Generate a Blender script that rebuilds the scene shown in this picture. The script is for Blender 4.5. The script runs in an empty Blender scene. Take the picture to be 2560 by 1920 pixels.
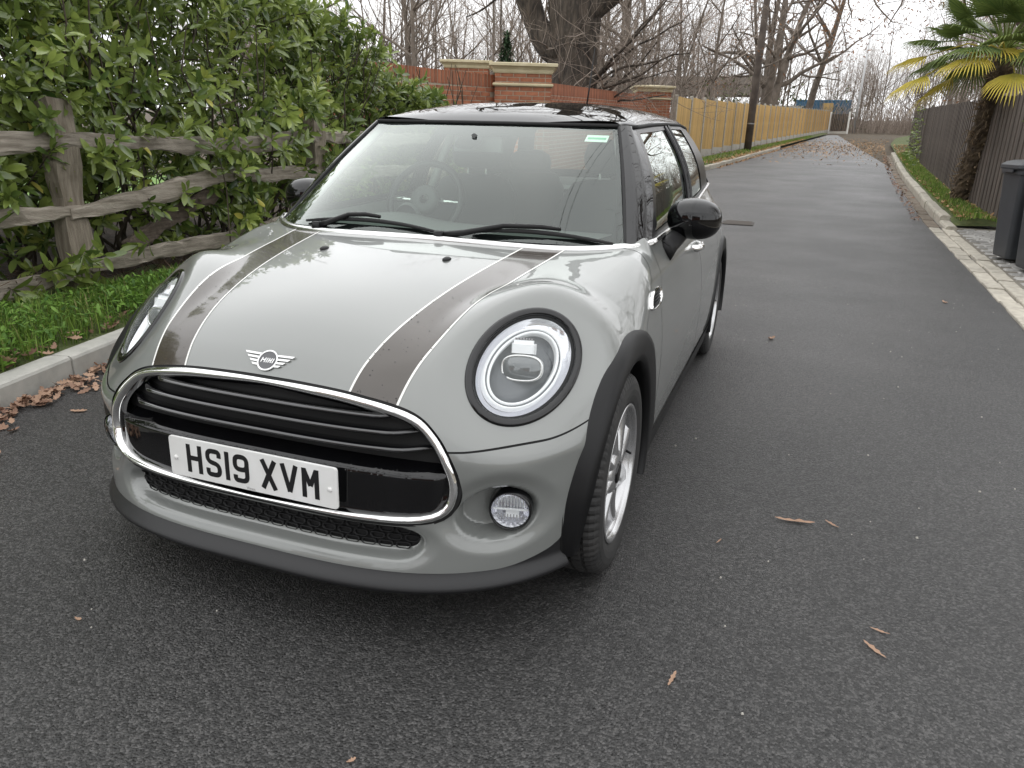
import bpy, math, random
import numpy as np
from mathutils import Vector, Matrix
R = math.radians
random.seed(7); rng = np.random.default_rng(7)
scene = bpy.context.scene
COL = scene.collection

# ---------------------------------------------------------------- camera
cam_d = bpy.data.cameras.new('camera'); cam = bpy.data.objects.new('camera', cam_d); COL.objects.link(cam)
CAM = np.array([1.200, -1.226, 1.232])
yaw, pitch, roll = R(-20.039), R(-18.481), R(1.661)
fwd = Vector((math.sin(yaw)*math.cos(pitch), math.cos(yaw)*math.cos(pitch), math.sin(pitch)))
rt0 = Vector((math.cos(yaw), -math.sin(yaw), 0)); up0 = rt0.cross(fwd)
rt = math.cos(roll)*rt0 + math.sin(roll)*up0; up = -math.sin(roll)*rt0 + math.cos(roll)*up0
mw = Matrix((rt, up, -fwd)).transposed().to_4x4(); mw.translation = Vector(CAM)
cam.matrix_world = mw
cam_d.sensor_width = 36.0; cam_d.lens = 1842.1/2560*36.0
cam_d.clip_start = 0.05; cam_d.clip_end = 2000
scene.camera = cam

# ---------------------------------------------------------------- sky and sun (overcast)
world = bpy.data.worlds.new('World'); scene.world = world; world.use_nodes = True
wn, wl = world.node_tree.nodes, world.node_tree.links
bg = wn['Background']
sky = wn.new('ShaderNodeTexSky'); sky.sky_type = 'NISHITA'; sky.sun_disc = False
SUN_EL, SUN_AZ = 62, -25
sky.sun_elevation = R(SUN_EL); sky.sun_rotation = R(SUN_AZ); sky.altitude = 0
sky.air_density = 1.0; sky.dust_density = 1.0; sky.ozone_density = 1.0
hs = wn.new('ShaderNodeHueSaturation'); hs.inputs['Saturation'].default_value = 0.12
wl.new(sky.outputs[0], hs.inputs['Color']); 
cl_ = wn.new('ShaderNodeMix'); cl_.data_type = 'RGBA'; cl_.inputs[0].default_value = .80        # even cloud layer over the clear sky
nzs = wn.new('ShaderNodeTexNoise'); nzs.inputs['Scale'].default_value = 2.2; nzs.inputs['Detail'].default_value = 5; tcs = wn.new('ShaderNodeTexCoord'); wl.new(tcs.outputs['Generated'], nzs.inputs['Vector'])
rps = wn.new('ShaderNodeValToRGB'); rps.color_ramp.elements[0].position = .3; rps.color_ramp.elements[1].position = .7; rps.color_ramp.elements[0].color = (.80, .81, .83, 1); rps.color_ramp.elements[1].color = (1, 1, 1, 1); wl.new(nzs.outputs['Fac'], rps.inputs[0])
mls = wn.new('ShaderNodeMix'); mls.data_type = 'RGBA'; mls.blend_type = 'MULTIPLY'; mls.inputs[0].default_value = 1; mls.inputs[7].default_value = (6.38, 6.42, 6.46, 1); wl.new(rps.outputs[0], mls.inputs[6]); wl.new(mls.outputs[2], cl_.inputs[7])
wl.new(hs.outputs[0], cl_.inputs[6]); wl.new(cl_.outputs[2], bg.inputs['Color'])
bg.inputs['Strength'].default_value = 0.15
sun_d = bpy.data.lights.new('sun', 'SUN'); sun = bpy.data.objects.new('sun', sun_d); COL.objects.link(sun)
sun_d.energy = 0.6; sun_d.angle = R(160); sun_d.color = (1, .98, .95)
az = R(SUN_AZ)
sd = Vector((math.sin(az)*math.cos(R(SUN_EL)), math.cos(az)*math.cos(R(SUN_EL)), math.sin(R(SUN_EL))))
sun.rotation_euler = sd.to_track_quat('Z', 'Y').to_euler()
scene.view_settings.view_transform = 'Standard'; scene.view_settings.look = 'None'
scene.view_settings.exposure = 0.98; scene.view_settings.gamma = 1.0
scene.cycles.use_denoising = True
scene.cycles.max_bounces = 10; scene.cycles.transparent_max_bounces = 24

# ---------------------------------------------------------------- helpers
def link(o, parent=None):
    COL.objects.link(o)
    if parent is not None:
        o.parent = parent
        o.matrix_parent_inverse = parent.matrix_basis.inverted()
    return o
def mesh(name, V, F, mat=None, smooth=False, N=None, mats=None, midx=None):
    me = bpy.data.meshes.new(name)
    V = np.asarray(V, float)
    me.from_pydata([tuple(v) for v in V.tolist()], [], [tuple(f) for f in F])
    me.update()
    for m in (mats or ([mat] if mat else [])): me.materials.append(m)
    if midx is not None: me.polygons.foreach_set('material_index', np.asarray(midx, np.int32))
    if smooth or N is not None:
        me.polygons.foreach_set('use_smooth', np.ones(len(me.polygons), bool))
    if N is not None: me.normals_split_custom_set_from_vertices([tuple(n) for n in np.asarray(N).tolist()])
    return me
def obj(name, V, F, mat=None, parent=None, **k):
    return link(bpy.data.objects.new(name, mesh(name, V, F, mat, **k)), parent)
def inst(name, me, M, parent=None):
    o = bpy.data.objects.new(name, me); link(o, parent)
    if parent is not None: o.matrix_basis = M
    else: o.matrix_world = M
    return o
def tag(o, label=None, cat=None, group=None, kind=None):
    if label: o['label'] = label
    if cat: o['category'] = cat
    if group: o['group'] = group
    if kind: o['kind'] = kind
    return o
def thing(name, label, cat, loc=(0, 0, 0), group=None):
    o = bpy.data.objects.new(name, None); o.location = loc; COL.objects.link(o)
    o.empty_display_size = .1
    o.matrix_basis = Matrix.Translation(Vector(loc))
    return tag(o, label, cat, group)
class MB:
    def __init__(s): s.V = []; s.F = []; s.M = []; s.m = 0
    def add(s, V, F):
        n = len(s.V); s.V += [tuple(v) for v in V]; s.F += [tuple(i+n for i in f) for f in F]; s.M += [s.m]*len(F)
    def box(s, c, d, rot=None, taper=1.0):
        h = [x/2 for x in d]; P = []
        for z in (-1, 1):
            t = taper if z > 0 else 1
            for x, y in ((-1, -1), (1, -1), (1, 1), (-1, 1)):
                v = Vector((x*h[0]*t, y*h[1]*t, z*h[2]))
                if rot is not None: v = rot @ v
                P.append((v.x+c[0], v.y+c[1], v.z+c[2]))
        s.add(P, [(3, 2, 1, 0), (4, 5, 6, 7), (0, 1, 5, 4), (1, 2, 6, 5), (2, 3, 7, 6), (3, 0, 4, 7)])
    def tube(s, P, rad, n=6, cap=True, sx=1.0):
        P = [Vector(p) for p in P]; V = []; F = []
        if not hasattr(rad, '__len__'): rad = [rad]*len(P)
        ref = None
        for i, p in enumerate(P):
            d = (P[min(i+1, len(P)-1)]-P[max(i-1, 0)]).normalized()
            if ref is None: ref = d.orthogonal().normalized()
            ref = (ref-d*ref.dot(d)).normalized(); b = d.cross(ref)
            for k in range(n):
                a = 2*math.pi*k/n; V.append(p+(ref*math.cos(a)*sx+b*math.sin(a))*rad[i])
        for i in range(len(P)-1):
            for k in range(n):
                k2 = (k+1) % n; F.append((i*n+k, i*n+k2, (i+1)*n+k2, (i+1)*n+k))
        if cap: F.append(tuple(range(n))[::-1]); F.append(tuple((len(P)-1)*n+k for k in range(n)))
        s.add(V, F)
    def build(s, name, mat, parent=None, smooth=False, mats=None):
        return obj(name, s.V, s.F, mat, parent, smooth=smooth, mats=mats, midx=s.M if mats else None)
    def mesh(s, name, mat, smooth=False, mats=None):
        return mesh(name, s.V, s.F, mat, smooth=smooth, mats=mats, midx=s.M if mats else None)
def gridF(nr, nc, wrap=False):
    F = []
    for i in range(nr-1):
        for j in range(nc if wrap else nc-1):
            j2 = (j+1) % nc; F.append((i*nc+j, i*nc+j2, (i+1)*nc+j2, (i+1)*nc+j))
    return F
def lathe(prof, axis='x', n=48, c=(0, 0, 0)):
    """prof: list of (along axis, radius)"""
    V = []
    for a, r in prof:
        for k in range(n):
            t = 2*math.pi*k/n
            if axis == 'x': V.append((c[0]+a, c[1]+r*math.cos(t), c[2]+r*math.sin(t)))
            elif axis == 'z': V.append((c[0]+r*math.cos(t), c[1]+r*math.sin(t), c[2]+a))
            else: V.append((c[0]+r*math.sin(t), c[1]+a, c[2]+r*math.cos(t)))
    return V, gridF(len(prof), n, True)

# ---------------------------------------------------------------- materials
def newmat(name):
    m = bpy.data.materials.new(name); m.use_nodes = True
    return m, m.node_tree.nodes, m.node_tree.links, m.node_tree.nodes['Principled BSDF']
def mat(name, col, rough=.5, metal=0, spec=.5, coat=0, coat_r=.03, var=0, vscale=20, bump=0, bscale=60, bdist=.01, detail=4, col2=None, objvar=0, trans=0):
    m, n, l, b = newmat(name)
    b.inputs['Base Color'].default_value = (*col, 1); b.inputs['Roughness'].default_value = rough
    b.inputs['Metallic'].default_value = metal; b.inputs['Specular IOR Level'].default_value = spec
    b.inputs['Coat Weight'].default_value = coat; b.inputs['Coat Roughness'].default_value = coat_r
    tc = n.new('ShaderNodeTexCoord')
    src = None
    if var or col2:
        t = n.new('ShaderNodeTexNoise'); t.inputs['Scale'].default_value = vscale; t.inputs['Detail'].default_value = detail
        l.new(tc.outputs['Object'], t.inputs['Vector'])
        rp = n.new('ShaderNodeValToRGB'); rp.color_ramp.elements[0].position = .33; rp.color_ramp.elements[1].position = .67
        c2 = col2 or tuple(min(1, c*(1+var)) for c in col); c1 = col if col2 else tuple(c*(1-var) for c in col)
        rp.color_ramp.elements[0].color = (*c1, 1); rp.color_ramp.elements[1].color = (*c2, 1)
        l.new(t.outputs['Fac'], rp.inputs[0]); src = rp.outputs[0]
        l.new(src, b.inputs['Base Color'])
    if objvar:
        oi = n.new('ShaderNodeObjectInfo'); mr = n.new('ShaderNodeMapRange')
        mr.inputs[3].default_value = 1-objvar; mr.inputs[4].default_value = 1+objvar
        l.new(oi.outputs['Random'], mr.inputs[0])
        mx = n.new('ShaderNodeMix'); mx.data_type = 'RGBA'; mx.blend_type = 'MULTIPLY'; mx.inputs[0].default_value = 1
        if src: l.new(src, mx.inputs[6])
        else: mx.inputs[6].default_value = (*col, 1)
        l.new(mr.outputs[0], mx.inputs[7]); l.new(mx.outputs[2], b.inputs['Base Color'])
    if bump:
        t2 = n.new('ShaderNodeTexNoise'); t2.inputs['Scale'].default_value = bscale; t2.inputs['Detail'].default_value = 5
        l.new(tc.outputs['Object'], t2.inputs['Vector'])
        bp = n.new('ShaderNodeBump'); bp.inputs['Strength'].default_value = bump; bp.inputs['Distance'].default_value = bdist
        l.new(t2.outputs['Fac'], bp.inputs['Height']); l.new(bp.outputs[0], b.inputs['Normal'])
    if trans:
        b.inputs['Subsurface Weight'].default_value = 0
    return m
def glass(name, tint=(.9, .95, .92), refl=1.7, rough=0.0):
    m, n, l, b = newmat(name); n.remove(b)
    out = n['Material Output']; tr = n.new('ShaderNodeBsdfTransparent'); gl = n.new('ShaderNodeBsdfGlossy')
    tr.inputs[0].default_value = (*tint, 1); gl.inputs['Roughness'].default_value = rough; gl.inputs['Color'].default_value = (.95, 1, .965, 1)
    ge = n.new('ShaderNodeNewGeometry'); dp = n.new('ShaderNodeVectorMath'); dp.operation = 'DOT_PRODUCT'
    l.new(ge.outputs['Normal'], dp.inputs[0]); l.new(ge.outputs['Incoming'], dp.inputs[1])
    def mth(op, a, bb=None, clamp=False):
        q = n.new('ShaderNodeMath'); q.operation = op; q.use_clamp = clamp
        for k, v in enumerate((a, bb)):
            if v is None: continue
            if isinstance(v, (int, float)): q.inputs[k].default_value = v
            else: l.new(v, q.inputs[k])
        return q.outputs[0]
    c = mth('ABSOLUTE', dp.outputs['Value']); p5 = mth('POWER', mth('SUBTRACT', 1.0, c, True), 5.0)
    fac = mth('MULTIPLY', mth('ADD', mth('MULTIPLY', p5, .96), .04), refl, True)      # Schlick Fresnel of both faces of the sheet
    mx = n.new('ShaderNodeMixShader')
    l.new(fac, mx.inputs[0]); l.new(tr.outputs[0], mx.inputs[1]); l.new(gl.outputs[0], mx.inputs[2])
    l.new(mx.outputs[0], out.inputs['Surface'])
    return m
# ================================================================ ground, road, kerbs, verges
def zg(y):
    k = 3.; y = np.asarray(y, float)
    return .034*k*np.log1p(np.exp((y-8)/k))-.034*k*math.log1p(math.exp(-8/k))
def zgf(y): return float(zg(y))
def asphalt(name):
    m, n, l, b = newmat(name)
    tc = n.new('ShaderNodeTexCoord')
    v = n.new('ShaderNodeTexVoronoi'); v.inputs['Scale'].default_value = 185; l.new(tc.outputs['Object'], v.inputs['Vector'])
    v2 = n.new('ShaderNodeTexVoronoi'); v2.inputs['Scale'].default_value = 380; l.new(tc.outputs['Object'], v2.inputs['Vector'])
    nz = n.new('ShaderNodeTexNoise'); nz.inputs['Scale'].default_value = 70; nz.inputs['Detail'].default_value = 6; l.new(tc.outputs['Object'], nz.inputs['Vector'])
    big = n.new('ShaderNodeTexNoise'); big.inputs['Scale'].default_value = .9; big.inputs['Detail'].default_value = 5; l.new(tc.outputs['Object'], big.inputs['Vector'])
    hsv = n.new('ShaderNodeSeparateColor'); l.new(v.outputs['Color'], hsv.inputs[0])
    rp = n.new('ShaderNodeValToRGB'); e = rp.color_ramp.elements
    e[0].position = 0; e[0].color = (.0145, .0142, .014, 1); e[1].position = 1; e[1].color = (.100, .097, .0945, 1)
    q = e.new(.62); q.color = (.041, .0402, .0395, 1)
    l.new(hsv.outputs[0], rp.inputs[0])
    mx = n.new('ShaderNodeMix'); mx.data_type = 'RGBA'; mx.blend_type = 'MULTIPLY'; mx.inputs[0].default_value = 1
    mr = n.new('ShaderNodeMapRange'); mr.inputs[1].default_value = .35; mr.inputs[2].default_value = .7; mr.inputs[3].default_value = .86; mr.inputs[4].default_value = 1.10
    l.new(big.outputs['Fac'], mr.inputs[0]); l.new(rp.outputs[0], mx.inputs[6]); l.new(mr.outputs[0], mx.inputs[7])
    l.new(mx.outputs[2], b.inputs['Base Color'])
    mr2 = n.new('ShaderNodeMapRange'); mr2.inputs[1].default_value = .35; mr2.inputs[2].default_value = .7; mr2.inputs[3].default_value = .48; mr2.inputs[4].default_value = .38
    l.new(big.outputs['Fac'], mr2.inputs[0]); l.new(mr2.outputs[0], b.inputs['Roughness'])
    def mth(op, a, c):
        q = n.new('ShaderNodeMath'); q.operation = op
        for k, x in enumerate((a, c)):
            if isinstance(x, (int, float)): q.inputs[k].default_value = x
            else: l.new(x, q.inputs[k])
        return q.outputs[0]
    h = mth('ADD', mth('MULTIPLY', v.outputs['Distance'], -1.0), mth('MULTIPLY', v2.outputs['Distance'], -.45))
    h = mth('ADD', h, mth('MULTIPLY', nz.outputs['Fac'], .9))
    bp = n.new('ShaderNodeBump'); bp.inputs['Strength'].default_value = .85; bp.inputs['Distance'].default_value = .005
    l.new(h, bp.inputs['Height']); l.new(bp.outputs[0], b.inputs['Normal'])
    b.inputs['Specular IOR Level'].default_value = .5
    return m
M_asph = asphalt('asphalt')
M_earth = mat('woodland_earth', (.055, .042, .028), .95, col2=(.10, .075, .045), vscale=3, bump=.6, bscale=25, bdist=.03)
M_soil = mat('bank_soil', (.035, .024, .016), .95, col2=(.07, .045, .028), vscale=14, bump=.9, bscale=40, bdist=.03)
M_turf = mat('turf', (.06, .085, .022), .9, col2=(.10, .115, .035), vscale=9, bump=.7, bscale=60, bdist=.02)
M_conc = mat('kerb_concrete', (.36, .355, .325), .85, col2=(.46, .45, .41), vscale=12, bump=.35, bscale=220, bdist=.003, objvar=.06)
M_sett = mat('pale_sett', (.33, .30, .25), .85, col2=(.46, .43, .36), vscale=16, bump=.4, bscale=150, bdist=.004, objvar=.10)
M_gsett = mat('grey_sett', (.22, .215, .205), .8, col2=(.34, .33, .31), vscale=18, bump=.4, bscale=150, bdist=.004, objvar=.22)
M_gutter = mat('gutter_stone', (.12, .095, .07), .85, col2=(.20, .165, .125), vscale=14, bump=.4, bscale=120, bdist=.004, objvar=.12)

def sheet(name, xs, ys, zoff, m, kind='structure', f=None):
    V = [(x, y, zgf(y)+zoff+(f(x, y) if f else 0)) for y in ys for x in xs]
    o = obj(name, V, gridF(len(ys), len(xs)), m, smooth=True); o['kind'] = kind; return o
ys_all = np.concatenate([np.linspace(-60, -2, 12), np.linspace(0, 60, 61), np.linspace(65, 140, 16), np.linspace(160, 420, 10)])
sheet('ground', np.concatenate([np.linspace(-260, -20, 13), np.linspace(-15, 15, 13), np.linspace(20, 260, 13)]), ys_all, -.05, M_earth)
sheet('road', np.array([-9, -4, 0, 2, 4.0]), np.concatenate([np.linspace(-30, -1, 8), np.linspace(0, 60, 61), np.linspace(62, 74, 7)]), 0, M_asph)

# polygonal slab helper: fan between two polylines (inner, outer) following the ground, raised, with a skirt
def ribbon(name, A, B, za, zb, m, parent=None, n=40, kind=None, cols=6, hump=0, rough=0):
    A = np.array(A, float); B = np.array(B, float)
    def res(P):
        d = np.r_[0, np.cumsum(np.hypot(*np.diff(P, axis=0).T))]; t = np.linspace(0, d[-1], n)
        return np.stack([np.interp(t, d, P[:, i]) for i in (0, 1)], 1)
    a, b = res(A), res(B); V = []
    for i in range(n):
        for j in range(cols):
            t = j/(cols-1); p = a[i]*(1-t)+b[i]*t
            V.append((p[0], p[1], zgf(p[1])+za*(1-t)+zb*t+hump*math.sin(math.pi*t)+(rng.normal()*rough if 0 < j < cols-1 else 0)))
    o = obj(name, V, gridF(n, cols), m, parent, smooth=True)
    if kind: o['kind'] = kind
    return o
def resample(P, step):
    P = np.array(P, float); d = np.r_[0, np.cumsum(np.hypot(*np.diff(P, axis=0).T))]
    t = np.arange(0, d[-1], step)
    return np.stack([np.interp(t, d, P[:, i]) for i in (0, 1)], 1)
def smooth_poly(P, n=120):
    P = np.array(P, float); d = np.r_[0, np.cumsum(np.hypot(*np.diff(P, axis=0).T))]; t = np.linspace(0, d[-1], n)
    q = np.stack([np.interp(t, d, P[:, i]) for i in (0, 1)], 1)
    for _ in range(18): q[1:-1] = (q[:-2]+2*q[1:-1]+q[2:])/4
    return q
def stone_run(parent, name, P, step, w, h, m, side=1, top=0., gap=.008, jit=.004, bevel=.018, drop=None):
    """row of stones along polyline P; the polyline is the road-side face; w extends to `side` (+1 = left of travel)"""
    P = resample(P, step)
    for i in range(len(P)-1):
        a, b = P[i], P[i+1]; d = b-a; L = np.hypot(*d); d /= L; nrm = np.array([-d[1], d[0]])*side
        a2, b2 = a+d*gap/2, b-d*gap/2; hh = h if drop is None else drop(i, len(P)-1, h)
        prof = [(0, -.12), (0, hh-bevel), (bevel*.35, hh-bevel*.3), (bevel, hh), (w-bevel*.5, hh), (w, hh-bevel*.5), (w, -.12)]
        V = []; jz = rng.normal()*jit; jn = rng.normal()*jit
        for p in (a2, b2):
            for u, z in prof: q = p+nrm*(u+jn); V.append((q[0], q[1], zgf(q[1])+z+top+jz))
        k = len(prof); F = [(j, j+1, k+j+1, k+j) for j in range(k-1)]+[tuple(range(k))[::-1], tuple(range(k, 2*k))]
        if side < 0: F = [f[::-1] for f in F]
        obj(name, V, F, m, parent)

def root(name, loc):
    o = bpy.data.objects.new(name, None); COL.objects.link(o); o.matrix_basis = Matrix.Translation(loc); o.empty_display_size = .1
    o['kind'] = 'structure'; return o
# ---- left kerb and grass bank (the kerb swings away into the gateway)
KL = smooth_poly([(-.95, -4), (-1.5, -1.3), (-2.01, .88), (-2.19, 1.62), (-2.46, 2.9), (-2.66, 4.5), (-2.82, 6.2), (-3.1, 8.2), (-3.7, 9.8), (-4.4, 11.2)])
kl = root('kerb', (-2.1, 1.2, -.1))
stone_run(kl, 'kerb_stone', KL, .914, .125, .115, M_conc, 1)
off = np.gradient(KL, axis=0); off = np.stack([-off[:, 1], off[:, 0]], 1)/np.hypot(*off.T)[:, None]
inner = KL+off*.125
fence_x = np.stack([np.full(len(KL), -3.62), np.linspace(-4, 11.2, len(KL))], 1)
ribbon('verge', inner, fence_x, .105, .16, M_turf, n=70, cols=10, kind='structure', hump=.05, rough=.008)
bank_in = np.stack([np.full(40, -3.05), np.linspace(-4, 8.0, 40)], 1); bank_out = np.stack([np.full(40, -9.5), np.linspace(-4, 11, 40)], 1)
ribbon('bank', bank_in, bank_out, .145, .30, M_soil, n=60, cols=14, kind='structure', hump=.06, rough=.012)
lawn = ribbon('lawn', [(-6.2, -6), (-6.2, 9)], [(-40, -6), (-40, 12)], .33, .45, mat('garden_lawn', (.10, .19, .03), .9, col2=(.15, .26, .05), vscale=5), n=20, cols=6, kind='structure')

# ---- far left verge in front of the close-board fence, with its kerb
KM = smooth_poly([(-3.2, 19.9), (-2.1, 19.95), (-1.62, 20.3), (-1.45, 20.9), (-1.25, 22.77), (-.9, 26.5), (-.51, 31.2), (.1, 38), (.8, 46), (1.6, 55), (2.6, 66), (3.3, 74)], 160)
km = root('kerb', (-1.3, 22, .3))
stone_run(km, 'kerb_stone', KM[:62], .7, .14, .13, M_sett, 1)
vm = np.stack([np.interp(KM[:, 1], [19, 25.3, 80.7], [-3.6, -2.1, 3.4]), KM[:, 1]], 1); vm[:, 0] = np.minimum(vm[:, 0], KM[:, 0]-.15)
ribbon('verge', KM+np.array([-.1, 0]), vm, .11, .17, M_turf, n=70, cols=7, kind='structure', hump=.03, rough=.01)

# ---- right side: flush kerb of pale setts across the drive, upstand kerb beyond, verge, paving
KR = smooth_poly([(2.35, -4), (2.62, 0), (2.87, 4.9), (2.99, 7.4), (3.08, 10.2), (3.10, 11.6), (3.34, 16), (3.66, 22), (4.45, 33), (5.6, 48), (7.2, 62), (9.5, 74)], 200)
kr = root('kerb', (3, 9, .0))
iA = int(np.argmax(KR[:, 1] > 11.0)); iB = int(np.argmax(KR[:, 1] > 36))
offR = np.gradient(KR, axis=0); offR = np.stack([offR[:, 1], -offR[:, 0]], 1)/np.hypot(*offR.T)[:, None]
stone_run(kr, 'edging_sett', KR[:iA+1], .30, .135, .016, M_sett, -1, bevel=.008)
stone_run(kr, 'edging_sett', KR[:iA+1]+offR[:iA+1]*.145, .42, .135, .034, M_sett, -1, bevel=.01)
stone_run(kr, 'gutter_stone', KR[iA:iB], .45, .16, .012, M_gutter, -1, bevel=.006)
stone_run(kr, 'kerb_stone', KR[iA-1:iB]+offR[iA-1:iB]*.17, .80, .15, .15, M_sett, -1, bevel=.035, drop=lambda i, n, h: h if i > 0 else h*.55)
fr_line = np.stack([np.interp(KR[:, 1], [-4, 11.4, 15.5, 26.7, 39.6, 74], [3.9, 3.98, 4.09, 4.84, 5.89, 11.2]), KR[:, 1]], 1)
vr = ribbon('verge', (KR+offR*.31)[iA:], fr_line[iA:]+np.array([.5, 0]), .13, .16, M_turf, n=160, cols=8, kind='structure', hump=.04, rough=.012)
for v in vr.data.vertices:
    q = min(1, max(0, (v.co.y-11.0)/.9)); v.co.z = zgf(v.co.y)+.012+(v.co.z-zgf(v.co.y)-.012)*q*q*(3-2*q)
# block paving of the drive: base bed and individually laid setts
ribbon('paving_bed', (KR+offR*.27)[:iA+1], np.stack([np.full(iA+1, 9.5), KR[:iA+1, 1]], 1), .026, .026, mat('jointing_sand', (.15, .135, .11), .95), n=50, cols=3, kind='structure')
pave = root('driveway', (3.6, 8, 0))
def sett_mesh(lx, ly, k):
    r = .012; h = .05; V = []
    for z, i in ((-.03, 0), (h-.012, 0), (h, r)):
        V += [(-lx/2+i, -ly/2+i, z), (lx/2-i, -ly/2+i, z), (lx/2-i, ly/2-i, z), (-lx/2+i, ly/2-i, z)]
    V = [(x+rng.normal()*.002, y+rng.normal()*.002, z+(rng.normal()*.003 if z > 0 else 0)) for x, y, z in V]
    F = [(8, 9, 10, 11)]
    for a in (0, 4):
        for j in range(4): F.append((a+j, a+(j+1) % 4, a+4+(j+1) % 4, a+4+j))
    return mesh('sett', V, F, M_gsett)
SM = [sett_mesh(.205, .128, k) for k in range(3)]+[sett_mesh(.155, .128, k) for k in range(2)]
row = 0; yy = 4.6
while yy < 11.1:
    xx = float(np.interp(yy, KR[:, 1], KR[:, 0]))+.31+.10*(row % 2)*1.0
    n_ = 0
    while xx < (4.5 if yy > 6.2 else 4.2) and n_ < 8:
        k = int(rng.integers(5)); w = .215 if k < 3 else .165
        inst('sett', SM[k], Matrix.Translation((xx+w/2, yy, zgf(yy)-.012+rng.normal()*.003)) @ Matrix.Rotation(rng.normal()*.015, 4, 'Z'), pave)
        xx += w+.004; n_ += 1
    yy += .137; row += 1

# ---- round-edged iron cover in the road
cv = MB(); zc = zgf(10.58)-.0055
cv.box((.455, 10.6, zc), (.46, .80, .016)); 
cvo = cv.build('cover_frame', mat('rusty_iron', (.035, .031, .028), .8, col2=(.06, .05, .042), vscale=30, bump=.5, bscale=90)); 
tag(cvo, 'small rusty rectangular iron cover set in the road beside the car', 'drain cover'); cvo.name = 'drain_cover'
lid = MB(); lid.box((.455, 10.6, zc+.0075), (.38, .70, .006)); lid.build('lid', mat('leafy_iron', (.042, .036, .031), .9, col2=(.075, .06, .047), vscale=60), cvo)
# ================================================================ brick gateway: pillars, walls, gate
M_brick = mat('red_brick', (.235, .080, .042), .85, col2=(.35, .135, .07), vscale=7, bump=.4, bscale=130, bdist=.004, objvar=.20)
M_mort = mat('mortar', (.36, .31, .24), .95, var=.15, vscale=40)
M_cap = mat('cast_stone', (.50, .43, .27), .8, col2=(.60, .53, .36), vscale=6, bump=.2, bscale=90, bdist=.003)
M_iron = mat('black_iron', (.012, .012, .013), .45)
def brick_mesh(l, d, h, k=0):
    r = .005; V = []
    for sx in (-1, 1):
        for sy in (-1, 1):
            for sz in (-1, 1):
                V.append((sx*(l/2-r*.5)+rng.normal()*.0012, sy*d/2+rng.normal()*.0012, sz*(h/2-r*.3)+rng.normal()*.001))
    return mesh('brick', V, [(0, 1, 3, 2), (4, 6, 7, 5), (0, 4, 5, 1), (2, 3, 7, 6), (0, 2, 6, 4), (1, 5, 7, 3)], M_brick)
BL, BD, BH, CP = .215, .1025, .065, .075
BM = [brick_mesh(BL, BD, BH) for _ in range(4)]; HM = [brick_mesh(BD, BD, BH) for _ in range(2)]; SM2 = [brick_mesh(.065, .215, .215) for _ in range(3)]
def bake(me, M, mb):
    n = len(mb.V); mb.V += [tuple(M @ v.co) for v in me.vertices]; fs = [tuple(i+n for i in p.vertices) for p in me.polygons]; mb.F += fs; mb.M += [0]*len(fs)
def pillar(c, rotz, label, w=1.0, h=2.2):
    z0 = zgf(c[1])-.15; t = thing('brick_pillar', label, 'pillar', (c[0], c[1], z0+.15), 'brick gateway pillars')
    B = Matrix.Translation((c[0], c[1], z0)) @ Matrix.Rotation(rotz, 4, 'Z')
    core = MB(); core.box((0, 0, (h+.1)/2), (w-.014, w-.014, h+.1)); core.V = [tuple(B @ Vector(v)) for v in core.V]; core.build('mortar_core', M_mort, t)
    nc = int((h+.05)/CP); rest = MB()
    for c_ in range(nc):
        z = .05+CP*(c_+.5); proud = .012 if c_ in (nc-14,) else 0
        for s in range(4):
            Rm = Matrix.Rotation(s*math.pi/2, 4, 'Z'); x = -w/2; L = w-BD-.01
            off = 0 if (c_+s) % 2 else 1
            segs = [(BL, 0)]*4 if off else [(BD, 1)]+[(BL, 0)]*3+[(BD, 1)]
            tot = sum(q for q, _ in segs)+.01*(len(segs)-1); sc = L/tot
            for q, kd in segs:
                me = (HM if kd else BM)[int(rng.integers(2 if kd else 4))]
                M = B @ Rm @ Matrix.Translation((x+q*sc/2, -w/2+BD/2-proud+rng.normal()*.0015, z)) @ Matrix.Diagonal((sc, 1, 1, 1))
                if c_ >= nc-16: inst('brick', me, M, t)
                else: bake(me, M, rest)
                x += (q+.01)*sc
    o = rest.build('lower_brickwork', M_brick, t); o['kind'] = 'stuff'
    # string course, two brick courses, moulded cap with a shallow pyramid
    def slab(name, zz):
        V = []; F = []
        for i, (hw, z) in enumerate(zz): V += [tuple(B @ Vector((sx*hw, sy*hw, z))) for sx, sy in ((-1, -1), (1, -1), (1, 1), (-1, 1))]
        for i in range(len(zz)-1):
            for j in range(4): F.append((i*4+j, i*4+(j+1) % 4, i*4+4+(j+1) % 4, i*4+4+j))
        F.append((3, 2, 1, 0)); F.append(tuple(len(V)-4+k for k in range(4)))
        obj(name, V, F, M_cap, t)
    hw = w/2; zt = .05+nc*CP
    slab('string_course', [(hw+.006, zt-.225), (hw+.03, zt-.215), (hw+.036, zt-.195), (hw+.028, zt-.175), (hw+.006, zt-.168)])
    slab('cap_stone', [(hw+.01, zt-.012), (hw+.022, zt+.01), (hw+.03, zt+.05), (hw+.062, zt+.085), (hw+.085, zt+.10), (hw+.10, zt+.105), (hw+.10, zt+.148), (hw+.09, zt+.156), (.02, zt+.21)])
    return t
pillar((-3.72, 12.38), R(20), 'brick gate pillar nearest the car with pale stepped stone cap')
pillar((-6.4, 15.95), R(20), 'brick gate pillar beyond the iron gate, partly behind the nearest pillar', h=2.5)
pillar((-3.28, 22.65), R(20), 'brick end pillar where the timber fence begins')
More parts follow.
